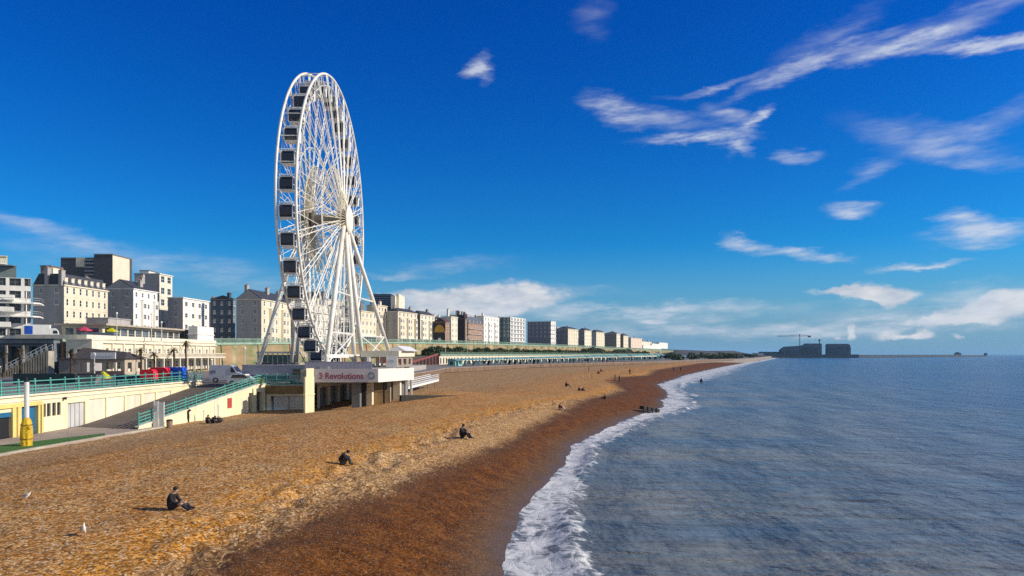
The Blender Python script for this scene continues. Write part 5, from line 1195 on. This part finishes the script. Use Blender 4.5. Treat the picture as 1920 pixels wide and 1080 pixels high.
    m = MB(); m.box(-32.9,-32.1,96.0,96.1,5.15,5.95); m.build('board', plain('lime_paint', (.45,.46,.06)), t); m = MB(); m.box(-32.85,-32.78,96.02,96.3,5,5.2); m.box(-32.25,-32.18,96.02,96.3,5,5.2); m.build('foot', DARK, t)
    # covered stalls, hoarding and skip behind the teal railing
    rd = plain('scarlet_cover', (.85,.02,.04)); bl = plain('cobalt_cover', (.02,.12,.75)); nv = plain('navy_hoarding', (.02,.03,.09)); tb = plain('turquoise_cover', (.05,.45,.65))
    def stall(px_, Y, w, h, mt, mt2, label):
        p = at(px_, 700, Y); x = p.x; t = thing('covered_stall', (x, Y, 5), label, 'stall', 'low covered stalls behind the railing')
        m = MB(); m.extr([(x-w/2,5.9),(x+w/2,5.9),(x+w/2,5+h-.2),(x+w/2-.25,5+h),(x-w/2+.25,5+h),(x-w/2,5+h-.2)], 'y', Y, Y+1.3); m.build('cover', mt, t)
        m = MB(); m.box(x-w/2+.1,x+w/2-.1,Y+.1,Y+1.2,5,5.898); m.build('counter', mt2, t)
    stall(275, 92, 1.6, 2.1, rd, DARK, 'low stall under a red cover, left of the other red one'); stall(295, 95, 2.1, 2.3, rd, DARK, 'wider red covered stall next to the blue stall'); stall(325, 97, 2.4, 2.3, bl, tb, 'blue covered stall with turquoise counter behind the railing')
    t = thing('hoarding', (-52, 96, 5), 'long navy hoarding between the parasol and the red stalls', 'hoarding')
    m = MB(); m.box(-51.2,-47.4,96,96.15,5.3,6.35); m.build('board', nv, t); m = MB()
    for x in (-51,-49.2,-47.6): m.box(x,x+.12,96.16,96.3,5,6.3)
    m.build('post', TIMB, t)
    t = thing('waste_skip', (-54.5, 97, 5), 'dark grey waste skip behind the teal railing', 'skip'); a = (164-960)/F*97
    m = MB(); m.extr([(a-1.1,5.15),(a+.9,5.15),(a+1.2,6.35),(a-1.3,6.35)], 'y', 97, 98.5); m.build('bin', DKGREY, t); m = MB(); m.box(a-1.35,a+1.25,96.95,98.55,6.351,6.45); m.build('rim', DARK, t)
    t = thing('hedge_planter', (-62, 100, 5), 'dark slatted wind break behind the left part of the railing', 'screen')
    m = MB(); m.box(-65.5,-57.4,98,98.15,5.1,6.45); m.build('screen', mat('dark_teal_mesh', (.02,.05,.06), .7), t); m = MB()
    for x in (-65.4,-62.4,-60.1,-57.6): m.box(x,x+.1,98.16,98.26,5,6.5)
    m.build('post', LAMPG, t)
    t = thing('white_sign', (-35.6, 72.3, 2), 'tall white sign of two upright boards at the foot of the ramp wall', 'sign')
    p = gz(298, 800, 2.0); x, y = p.x+.15, p.y-.4
    m = MB(); m.box(x-.45,x-.03,y,y+.12,2.0,4.45); m.build('board', WPAINT, t); m = MB(); m.box(x+.03,x+.43,y+.04,y+.16,2.0,4.35); m.build('board', WPAINT, t)
    m = MB(); m.box(x-.35,x-.12,y-.03,y-.003,3.55,4.1); m.build('picture_panel', mat('pale_lilac_print', (.55,.55,.66)), t)
    m = MB(); m.box(x-.5,x-.43,y-.02,y+.14,1.7,4.5); m.box(x+.43,x+.49,y+.02,y+.18,1.7,4.4); m.build('post', LAMPG, t)
    # pole wrapped in yellow sheet on the turf
    p = gz(50, 836, 2.0); x, y = p.x, p.y
    t = thing('flag_pole', (x, y, 2), 'thick white pole with black tip standing on the turf', 'pole'); top = CZ+(HY-716)*y/F
    m = MB(); m.tube([(x,y,1.9),(x,y,top)], .17, 14); m.build('shaft', mat('pole_white', (.68,.69,.72), .5, .05), t); m = MB(); m.tube([(x,y,top),(x,y,top+.12)], .19, 12); m.tube([(x,y,top+.12),(x,y,top+.38)], [.07,.03], 8); m.build('finial', DARK, t)
    t = thing('yellow_wrap', (x, y, 2), 'yellow sheet tied around the foot of the white pole', 'wrap')
    m = MB(); n = 40; prof = [(0,.37),(.25,.36),(.7,.42),(1.2,.40),(1.65,.37),(1.95,.30),(2.12,.22),(2.16,.175)]; vs = []
    for j, (z, r) in enumerate(prof):
        for i in range(n):
            a = 2*math.pi*i/n; rr = r*(1+.10*math.sin(a*7+j*.25)*(1-j/9)+.06*noise.noise((math.cos(a)*2, math.sin(a)*2, z*2))); vs.append((x+rr*math.cos(a), y+rr*math.sin(a), 2.0+z))
    m.add(vs, [(j*n+i, j*n+(i+1) % n, (j+1)*n+(i+1) % n, (j+1)*n+i) for j in range(len(prof)-1) for i in range(n)]); m.build('sheet', YELLOW, t, smooth=True)
    m = MB()
    for z in (.55, 1.62): m.tube([(x+.425*math.cos(2*math.pi*i/24), y+.425*math.sin(2*math.pi*i/24), 2+z) for i in range(24)], .025, 5, True)
    m.build('strap', mat('brown_strap', (.12,.05,.02)), t)
    m = MB(); m.blob((x+.30,y-.22,3.42), (.16,.12,.2), 8, 6); m.build('knot', YELLOW, t)
build_street()

# ------------------------------------------------------------------ far shore
def build_far():
    rows = []
    ys = [880, 960, 1060, 1200, 1400, 1700, 2100, 2600, 3200]
    # far headland beyond the beach: land rising inland
    prof = [(880,8),(960,10),(1060,13),(1200,16),(1400,17),(1700,18),(2100,17),(2600,14),(3200,6)]
    for Y in ys:
        xb = interp(BACK, min(Y, 1900))-8 if Y < 1900 else 655+(Y-1900)*.28; h = interp(prof, Y); row = []
        for k, (d, f) in enumerate(((0,.32),(10,.42),(26,.55),(45,.85),(80,1.0),(180,1.15),(500,1.3),(1200,1.6))):
            nz = 1+.22*noise.noise((Y*.013, d*.03, 2)); row.append((xb-d*(1+Y/2500), Y, h*f*nz))
        rows.append(row)
    tag(grid('hills', rows, mat('far_scrub', (.075,.075,.07), .9, .35, .03)), kind='structure')
    rng = random.Random(11)
    for i in range(46):
        Y = rng.uniform(600, 1250); x = interp(BACK, Y)-rng.uniform(10, 60); h = rng.uniform(3, 7)
        if (x/Y*F+960) < 1212: continue
        m = MB(); 
        for k in range(4): leafy(m, (rng.uniform(-3,3), rng.uniform(-3,3), h*.5+rng.uniform(-1,1)), (3.5,3.5,h*.5), 60, 1.0, rng)
        zz = 3.6 if x > interp(BACK, Y)-30 else 4.5
        o = m.build('shrub', LEAF, local=True); o.location = (x, Y, zz); tag(o, 'dark scrubby bush among the rocks behind the far end of the beach', 'bush', 'scrub behind the far beach')
    for px_, py, Y, w, h, lab in ((1308, 667, 1350, 72, 4.5, 'long low white building below the far headland'), (1413, 667, 1700, 18, 4.5, 'small white building near the marina end of the beach'), (1339, 672, 900, 4, 4.2, 'tiny white hut at the back of the far beach'), (1229, 675, 640, 7, 3.0, 'pale hut behind the beach past the last booth'), (1207, 683, 560, 13, 1.6, 'low cream wall building past the last booth'), (1234, 665, 800, 2.2, 4.5, 'small white hut against the dark scrub'), (1255, 674, 640, 22, 1.2, 'long grey low building at the end of the promenade')):
        p = at(px_, py, Y); wd = w/F*Y; t = thing('far_building', (p.x, Y, 2), lab, 'building'); hh = h*Y/F
        m = MB(); m.box(p.x, p.x+wd, Y, Y+8, 1.0, p.z+hh); m.build('wall', WHITE, t); m = MB(); m.box(p.x-.5, p.x+wd+.5, Y-.5, Y+8.5, p.z+hh, p.z+hh+.5*Y/900); m.build('roof', LEAD, t)
        m = MB()
        for k in range(max(2, int(w/6))): xx = p.x+wd*(k+.3)/max(2, int(w/6)); m.box(xx, xx+wd*.12, Y-.12, Y-.02, p.z+hh*.25, p.z+hh*.65)
        o = m.build('window_band', GLASS, t)
    # marina blocks
    Y = 1850
    def X(px_, y=Y): return (px_-960)/F*y
    def Z(py, y=Y): return CZ+(HY-py)*y/F
    mb_ = mat('marina_hazed_cladding', (.045,.075,.135), .7, .2, .05); mb2 = mat('marina_hazed_pale', (.07,.10,.16), .7, .2, .05)  # navy tones put the blue of distant air into the colour
    t = thing('marina_block', (X(1505), Y, 3), 'larger stepped dark apartment block at the marina, left of the gap', 'apartment block')
    m = MB(); m.extr([(X(1464),2),(X(1541),2),(X(1541),Z(645.5)),(X(1511),Z(645.5)),(X(1505),Z(648)),(X(1473),Z(650)),(X(1464),Z(656))], 'y', Y, Y+14); m.build('wall', mb_, t)
    for j in range(7):
        m = MB(); z = Z(666-j*2.6); a = 1467 if j < 4 else 1510; m.box(X(a), X(1540), Y-1.2, Y-.1, z, z+1.2); m.build('balcony', mb2, t)
    m = MB(); m.box(X(1511), X(1541), Y+2, Y+13, Z(645.5), Z(644)); m.build('roof', SLATE, t)
    t = thing('marina_block', (X(1572), Y, 3), 'smaller square dark apartment block at the marina, right of the gap', 'apartment block')
    m = MB(); m.box(X(1552), X(1594), Y, Y+14, 2, Z(646)); m.build('wall', mb_, t); m = MB(); m.box(X(1553), X(1592), Y+3, Y+13, Z(646), Z(644.6)); m.build('roof', SLATE, t)
    for j in range(7): m = MB(); z = Z(666-j*2.7); m.box(X(1553), X(1592), Y-1.2, Y-.1, z, z+1.2); m.build('balcony', mb2, t)
    m = MB(); m.box(X(1594)+.02, X(1596), Y+2, Y+13, 2, Z(650)); m.build('end_stair', mb2, t)
    t = thing('marina_wall', (X(1500), Y-20, 0), 'dark harbour wall running along the foot of the marina blocks', 'harbour wall')
    m = MB(); m.box(X(1425), X(1600), Y-30, Y-22, -1, 8.2); m.build('wall', mat('navy_concrete', (.04,.055,.085), .8, .2, .05), t); m = MB(); m.box(X(1395), X(1470), Y-21, Y+30, -1, 9.5); m.box(X(1430), X(1462), Y+5, Y+30, 9.5, 15); m.build('quay', mat('quay_dark', (.04,.06,.10), .8), t)  # wall and quay keep the dark navy tone of the blocks
    t = thing('breakwater', (X(1600), Y, 0), 'long thin breakwater reaching out to sea right of the marina', 'breakwater')
    A = Vector((X(1598), Y-25, 0)); B = Vector((X(1800, 2300), 2300, 0)); C = Vector((X(1848, 2500), 2500, 0)); m = MB()
    m.bar(A+Vector((0,0,3)), B+Vector((0,0,3)), 9, 8); m.bar(B+Vector((0,0,2)), C+Vector((0,0,2)), 8, 6); m.build('wall', mat('navy_concrete', (.04,.055,.085), .8), t)
    m = MB(); q_ = B+Vector((-8,0,0)); m.box(q_.x-7,q_.x+9,q_.y-5,q_.y+5,6,12.5); m.box(q_.x-4,q_.x+4,q_.y-3,q_.y+3,12.5,15); m.build('beacon_house', mb2, t); m = MB(); m.box(C.x-4,C.x+4,C.y-3,C.y+3,4,13); m.build('end_beacon', mb2, t)
    cr = mat('crane_steel', (.10,.12,.15), .6)
    t = thing('tower_crane', (X(1508), Y+30, 3), 'tower crane with long jib above the larger marina block', 'crane')
    m = MB(); z = Z(628)
    for dx in (-1, 1): m.bar((X(1508)+dx, Y+30, 10), (X(1508)+dx, Y+30, z), .8)
    m.build('mast', cr, t); m = MB(); m.bar((X(1465), Y+30, Z(629.6)), (X(1530), Y+30, Z(629.2)), 1.5); m.bar((X(1508),Y+30,Z(625.5)),(X(1486),Y+30,Z(629.4)),.4); m.bar((X(1508),Y+30,Z(625.5)),(X(1528),Y+30,Z(629.2)),.4); m.bar((X(1508),Y+30,Z(629)),(X(1508),Y+30,Z(625.5)),1.2); m.build('jib', cr, t)
    m = MB(); m.box(X(1524), X(1529), Y+29, Y+31, Z(632), Z(629.5)); m.build('counterweight', cr, t)
    t = thing('tower_crane', (X(1547), Y+30, 3), 'jibless crane mast in the gap between the marina blocks', 'crane'); m = MB(); m.box(X(1545.2), X(1546.4), Y+29, Y+31, 3, Z(637)); m.build('mast', mb2, t); m = MB(); m.box(X(1544.5), X(1547.3), Y+28, Y+33, Z(639), Z(636)); m.build('head', cr, t)
build_far()

# ------------------------------------------------------------------ people and gulls
def ground(px, py):
    Y = 16.0
    while Y < 1500:
        p = at(px, py, Y); z, _ = beachz(p.x, Y, True)
        if p.z <= z: return Vector((p.x, Y, z))
        Y += .05+Y*.0008
    return at(px, py, 300)
POSES = {
 'stand': dict(pelvis=(0,0,.92), spine=(0,0,1.1), chest=(.01,0,1.32), neck=(.01,0,1.46), head=(.03,0,1.56), top=(.03,0,1.68), sh=(0,.19,1.40), el=(-.03,.25,1.13), wr=(.05,.26,.90), hip=(0,.09,.90), kn=(.03,.10,.50), an=(-.02,.10,.08), toe=(.15,.12,.04), H=1.74),
 'walk': dict(pelvis=(0,0,.91), spine=(.02,0,1.1), chest=(.05,0,1.32), neck=(.06,0,1.46), head=(.09,0,1.56), top=(.10,0,1.68), sh=(.03,.19,1.40), el=(-.06,.25,1.14), wr=(.12,.24,.95), hip=(0,.09,.90), kn=(.16,.10,.52), an=(.10,.10,.09), toe=(.27,.12,.06), kn2=(-.04,.10,.49), an2=(-.26,.10,.12), toe2=(-.12,.12,.04), H=1.74),
 'sit': dict(pelvis=(0,0,.13), spine=(-.05,0,.32), chest=(.00,0,.54), neck=(.07,0,.69), head=(.12,0,.77), top=(.15,0,.88), sh=(.02,.19,.62), el=(.22,.25,.40), wr=(.42,.12,.44), hip=(.03,.10,.12), kn=(.42,.13,.47), an=(.62,.11,.09), toe=(.80,.12,.05), H=.94),
 'sit_long': dict(pelvis=(0,0,.13), spine=(-.02,0,.33), chest=(.07,0,.57), neck=(.15,0,.72), head=(.21,0,.81), top=(.24,0,.92), sh=(.09,.19,.66), el=(.20,.25,.40), wr=(.42,.16,.34), hip=(.03,.10,.12), kn=(.46,.14,.36), an=(.84,.12,.09), toe=(1.0,.13,.13), H=.98),
 'hunch': dict(pelvis=(0,0,.13), spine=(-.10,0,.33), chest=(.06,0,.56), neck=(.22,0,.66), head=(.31,0,.68), top=(.38,0,.77), sh=(.10,.19,.60), el=(.26,.24,.36), wr=(.46,.10,.38), hip=(.03,.10,.12), kn=(.40,.14,.46), an=(.46,.12,.09), toe=(.64,.13,.05), H=.83),
 'lie': dict(pelvis=(0,0,.11), spine=(-.18,0,.12), chest=(-.40,0,.15), neck=(-.55,0,.17), head=(-.64,0,.19), top=(-.76,0,.22), sh=(-.46,.19,.14), el=(-.22,.28,.08), wr=(.02,.24,.07), hip=(.04,.10,.10), kn=(.44,.12,.22), an=(.82,.12,.07), toe=(.90,.12,.20), H=.30),
}
SKIN = mat('skin', (.46,.28,.20), .6, .08, 6)
def skinned(name, verts, edges, radii, cats, mats, parent, sub=1):
    me = bpy.data.meshes.new(name); me.from_pydata(verts, edges, [])
    o = bpy.data.objects.new(name, me); COL.objects.link(o)
    md = o.modifiers.new('skin', 'SKIN'); md.use_smooth_shade = True
    sv = me.skin_vertices[0].data
    for i, r in enumerate(radii): sv[i].radius = r if isinstance(r, tuple) else (r, r); sv[i].use_root = (i == 0)
    sb = o.modifiers.new('sub', 'SUBSURF'); sb.levels = sb.render_levels = sub
    dg = bpy.context.evaluated_depsgraph_get(); m2 = bpy.data.meshes.new_from_object(o.evaluated_get(dg)); bpy.data.objects.remove(o)
    m2.materials.clear()
    for m in mats: m2.materials.append(m)
    V = [Vector(v) for v in verts]
    for p in m2.polygons:
        c = p.center; best = 1e9; k = 0
        for (a, b) in edges:
            ab = V[b]-V[a]; t = max(0, min(1, (c-V[a]).dot(ab)/max(1e-9, ab.length_squared))); d = (c-(V[a]+ab*t)).length
            if d < best: best = d; k = cats[b]
        p.material_index = k; p.use_smooth = True
    ob = bpy.data.objects.new(name, m2); COL.objects.link(ob); ob.parent = parent; return ob
def person(loc, rz, pose, label, top, legs, hair=None, scale=1.0, fingers=False, group=None, hat=None, arm_up=False):
    P = POSES[pose]; t = thing('person', loc, label, 'person', group, rz=rz); t.scale = (scale,)*3
    V = []; E = []; Rr = []; C = []
    def v(p, r, c, par=None):
        V.append(tuple(p)); Rr.append(r); C.append(c); i = len(V)-1
        if par is not None: E.append((par, i))
        return i
    TOP, LEG, SK, SH = 0, 1, 2, 3
    pel = v(P['pelvis'], (.16,.13), TOP); spn = v(P['spine'], (.165,.14), TOP, pel); che = v(P['chest'], (.18,.145), TOP, spn)
    nec = v(P['neck'], .06, TOP, che); hd = v(P['head'], (.085,.095), SK, nec); tp = v(P['top'], (.07,.08), SK, hd)
    h = Vector(P['head']); fw = Vector((1,0,0)); v(h+Vector((.115,0,-.01)), .016, SK, hd)
    for s_ in (1, -1):
        f = lambda k: Vector((P[k][0], P[k][1]*s_, P[k][2])) 
        a = v(f('sh'), .082, TOP, che)
        e_, w_ = f('el'), f('wr')
        if arm_up and s_ == 1: e_, w_ = Vector((.18,.34,1.36)), Vector((.20,.12,1.55))
        b = v(e_, .064, TOP, a); c = v(w_, .040, TOP, b); d = (w_-e_).normalized(); hp = v(w_+d*.07, (.042,.028), SK, c)
        if fingers:
            side = d.cross(Vector((0,0,1))).normalized()
            for q_, ln in ((-.03,.065),(-.01,.08),(.01,.075),(.03,.06)):
                k1 = v(w_+d*.10+side*q_, .010, SK, hp); k2 = v(w_+d*(.10+ln*.6)+side*q_*1.2+Vector((0,0,-.012)), .009, SK, k1); v(w_+d*(.10+ln)+side*q_*1.2+Vector((0,0,-.04)), .008, SK, k2)
            k1 = v(w_+d*.05+side*.055*s_, .012, SK, hp); v(w_+d*.09+side*.075*s_, .010, SK, k1)
        else: v(w_+d*.14+Vector((0,0,-.015)), (.035,.018), SK, hp)
        sfx = '2' if (s_ == -1 and 'kn2' in P) else ''
        hi = v(f('hip'), .11, LEG, pel); kn = v(f('kn'+sfx), .080, LEG, hi); an = v(f('an'+sfx), .058, LEG, kn); v(f('toe'+sfx), (.05,.035), SH, an)
    if pose in ('hunch', 'sit', 'sit_long'):
        Rr = [((r[0]*1.18, r[1]*1.18) if isinstance(r, tuple) else r*1.15) if c_ in (TOP, LEG) else r for r, c_ in zip(Rr, C)]
    skinned('body', V, E, Rr, C, [top, legs, SKIN, plain('dark_shoe', (.02,.02,.02))], t)
    hm = MB(); c = Vector(P['top'])*.55+Vector(P['head'])*.45; ax = (Vector(P['top'])-Vector(P['head'])).normalized(); c = c-Vector((.02,0,0))+ax*.03
    hm.blob(c, (.108,.095,.10), 10, 8); hm.build('hair' if not hat else 'hat', hat or hair or plain('dark_hair', (.025,.016,.012), .7), t, local=True, smooth=True)
    return t
BLK = plain('black_cloth', (.012,.013,.018), .85); NAVY = plain('navy_cloth', (.02,.024,.045), .85); CHAR = plain('charcoal_cloth', (.035,.034,.036), .85)
JEAN = plain('dark_denim', (.03,.04,.07), .85); REDC = plain('red_cloth', (.32,.03,.03), .85); PINKC = plain('pale_pink_cloth', (.55,.38,.40), .85); BRNC = plain('brown_cloth', (.12,.07,.045), .85); TANC = plain('tan_cloth', (.35,.24,.16), .85); MAR = plain('maroon_cloth', (.09,.012,.02), .85)
def build_people():
    def put(px_, py, hpx, pose, rz, label, top, legs, **kw):
        g = ground(px_, py); sc = hpx*g.y/F/POSES[pose]['H']; sc = max(.85, min(1.22, sc)); g.z -= .03
        return person(tuple(g), rz, pose, label, top, legs, scale=sc, **kw)
    t = put(320, 956, 45, 'sit_long', R(-8), 'person in black sitting with legs out towards the sea, nearest to the pier', BLK, NAVY, fingers=True)
    put(641, 872, 28, 'hunch', R(6), 'person in dark clothes sitting hunched over their knees on the shingle', BLK, CHAR, fingers=True)
    put(866, 821, 27, 'sit', R(-30), 'person in black sitting alone below the wheel, facing the water', BLK, BLK, fingers=True)
    put(1049, 769, 15, 'sit', R(-20), 'person in maroon top and pale trousers sitting near the wet shingle', MAR, PINKC, hair=plain('fair_hair', (.35,.24,.14)))
    put(1061, 725, 11, 'sit', R(-10), 'person in black sitting in front of the booths', BLK, BLK)
    put(1085, 733, 9, 'sit', R(0), 'left one of a seated pair in dark clothes', BLK, CHAR); put(1092, 733, 6, 'hunch', R(0), 'right one of a seated pair, bending low', CHAR, BLK)
    put(1135, 749, 11, 'sit', R(180), 'person in dark maroon sitting above the waterline, facing the town', MAR, BLK)
    put(1153, 714, 13, 'walk', R(0), 'left one of two people in black walking side by side on the far shingle', BLK, BLK); put(1161, 716, 13, 'walk', R(10), 'right one of two people in black walking side by side on the far shingle', BLK, BLK)
    put(1181, 703, 12, 'stand', R(90), 'person in brown standing on the far beach, reddish hair', BRNC, BRNC, hair=plain('auburn_hair', (.30,.07,.03)))
    put(1143, 714, 4, 'lie', R(10), 'person in red lying on the shingle beside the walking pair', REDC, REDC)
    put(1110, 711, 9, 'stand', R(0), 'person in tan coat standing on the far shingle', TANC, BRNC); put(1104, 697, 10, 'stand', R(0), 'person in dark clothes standing by the far promenade wall', CHAR, BRNC)
    put(1121, 701, 8, 'hunch', R(0), 'left one of two people crouching near the booths', CHAR, MAR); put(1126, 697, 7, 'sit', R(0), 'right one of two people crouching near the booths', MAR, BRNC)
    put(1263, 696, 9, 'walk', R(90), 'left one of two far walkers on the narrow end of the beach', BRNC, CHAR); put(1276, 696, 9, 'walk', R(90), 'right one of two far walkers on the narrow end of the beach', CHAR, BLK)
    put(1308, 693, 6, 'stand', R(0), 'farthest person, standing close to the surf', BRNC, BRNC)
    # by the ramp wall
    g = gz(352, 790, 2.0); g.z = beachz(g.x, g.y)[0]-.03; person(tuple(g), R(-60), 'stand', 'person in black standing by the ramp wall with one hand raised to the head', BLK, BLK, scale=.92, arm_up=True)
    for px_, lab, ps in ((380, 'left one of two dark figures sitting against the ramp wall', 'sit'), (391, 'right one of two dark figures sitting against the ramp wall', 'hunch')):
        g = gz(px_, 791, 2.0); g.x += .5; g.z = beachz(g.x, g.y)[0]-.03; person(tuple(g), R(-40), ps, lab, BLK, CHAR)
    def bag(x, y, w, h, mt, lab, name='bag', cat='bag'):
        z = beachz(x, y)[0]; t = thing(name, (x, y, z), lab, cat); m = MB(); m.blob((x, y, z+h*.42), (w*.5, w*.4, h*.5), 12, 8); m.build('sack', mt, t, smooth=True)
        m = MB(); m.tube([(x-w*.25,y,z+h*.8),(x-w*.1,y,z+h*1.05),(x+w*.1,y,z+h*1.05),(x+w*.25,y,z+h*.8)], .025, 5); m.build('strap', BLK, t)
    g = gz(403, 790, 2.0); bag(g.x+.4, g.y, .9, .6, CHAR, 'dark rucksack lying beside the figures at the ramp wall')
    p = gz(312, 800, 2.0); x, y = p.x+.3, p.y; t = thing('litter_bin', (x, y, 2), 'round dark litter bin just right of the white sign', 'bin')
    z = beachz(x, y)[0]; m = MB(); m.tube([(x,y,z-.05),(x,y,z+.7)], [.26,.30], 14); m.build('drum', BROWNB, t); m = MB(); m.tube([(x,y,z+.7),(x,y,z+.82)], [.33,.22], 14); m.build('lid', DARK, t)
    for px_, top in ((404, 760), (377, 770)):
        g = gz(px_, 788, 2.0); g.x += .3; zt = CZ+(HY-top)*g.y/F; z = beachz(g.x, g.y)[0]
        m = MB(); m.tube([(g.x,g.y,z-.2),(g.x,g.y,zt)], .05, 6); m.blob((g.x,g.y,zt), .07, 6, 4); o = m.build('marker_post', LAMPG); tag(o, 'thin pale marker post %s the dark figures at the ramp wall' % ('right of' if px_ > 390 else 'behind'), 'post')
    # gulls
    def gull(px_, py, hpx, rz, pose, label):
        g = ground(px_, py); t = thing('gull', tuple(g), label, 'gull', rz=rz); s_ = hpx*g.y/F/.56 if pose == 'stand' else hpx*g.y/F/.36
        s_ = max(.8, min(1.35, s_)); t.scale = (s_,)*3; up = 1.0 if pose == 'stand' else .55
        V = [(0,0,.24),(-.14,0,.20+.02*up),(-.26,0,.17),(.10,0,.30),(.145,0,.30+.10*up),(.16,0,.32+.17*up),(.20,0,.32+.185*up),(.255,0,.315+.175*up)]
        E = [(0,1),(1,2),(0,3),(3,4),(4,5),(5,6),(6,7)]; Rr = [(.095,.10),(.075,.06),(.03,.015),(.075,.08),.045,.042,.034,.009]; Cc = [0]*7+[1]
        k = len(V)
        for sd_ in (1, -1):
            V += [(-.01,.04*sd_,.14),(.01,.045*sd_,.012),(.06,.05*sd_,.008)]; E += [(0,k),(k,k+1),(k+1,k+2)]; Rr += [.02,.009,.012]; Cc += [0,2,2]; k += 3
        skinned('body', V, E, Rr, Cc, [plain('gull_white', (.80,.80,.80)), plain('gull_beak', (.55,.35,.04)), plain('gull_leg', (.45,.28,.24))], t)
        for sd_ in (1, -1):
            w = MB(); pts = [(.10,.09,.31),(.02,.105,.33),(-.12,.09,.29),(-.34,.035,.20),(-.20,.09,.20),(-.02,.105,.21),(.08,.10,.25)]
            a = [(x, y*sd_, z) for x, y, z in pts]; b = [(x, (y-.03)*sd_, z) for x, y, z in pts]; n = len(pts)
            w.add(a+b, [tuple(range(n)), tuple(range(n, 2*n))[::-1]]+[(i, (i+1) % n, n+(i+1) % n, n+i) for i in range(n)]); o = w.build('wing', plain('gull_grey', (.30,.32,.36)), t, local=True)
    gull(157, 1006, 30, R(-62), 'stand', 'tall standing gull, white with grey wings, nearest to the pier'); gull(50, 938, 13, R(10), 'walk', 'smaller gull walking on the shingle at the left edge'); gull(1092, 709, 5, R(0), 'stand', 'tiny white gull on the far shingle')
    # black outfall stub at the water's edge and a marker buoy in the sea
    a = gz(1202, 764, .9); b = gz(1234, 770, .25); t = thing('outfall', tuple(a), 'black low outfall of timbers running into the foam', 'outfall')
    m = MB(); m.bar(a, b, .7, .5); m.build('beam', TIMB, t)
    for i in range(4): q_ = a.lerp(b, (i+.5)/4); m = MB(); m.tube([q_+Vector((0,-.6,-1)), q_+Vector((0,-.45,.35))], .12, 6); m.build('post', TIMB, t)
    p = gz(1315, 716, 0); t = thing('buoy', tuple(p), 'small dark marker buoy floating beyond the surf', 'buoy'); m = MB(); m.tube([(p.x,p.y,-.5),(p.x,p.y,.5),(p.x,p.y,1.0)], [.5,.5,.15], 10); m.build('float', NAVY, t); m = MB(); m.tube([(p.x,p.y,1.0),(p.x,p.y,1.8)], .06, 6); m.build('staff', DARK, t)
build_people()


# ------------------------------------------------------------------ sea air
def build_haze():
    m = MB(); m.box(-5000, 16500, -60, 14500, -8, 62)
    mt = bpy.data.materials.new('sea_haze'); mt.use_nodes = True; nt = mt.node_tree; nt.nodes.clear(); q = NT(nt)
    v = q.n('ShaderNodeVolumePrincipled', {'Color': (.35, .68, 1.0, 1), 'Density': .00006, 'Anisotropy': 0.2})
    o = q.n('ShaderNodeOutputMaterial'); nt.links.new(v.outputs[0], o.inputs['Volume'])
    tag(m.build('haze', mt), kind='stuff')
build_haze()
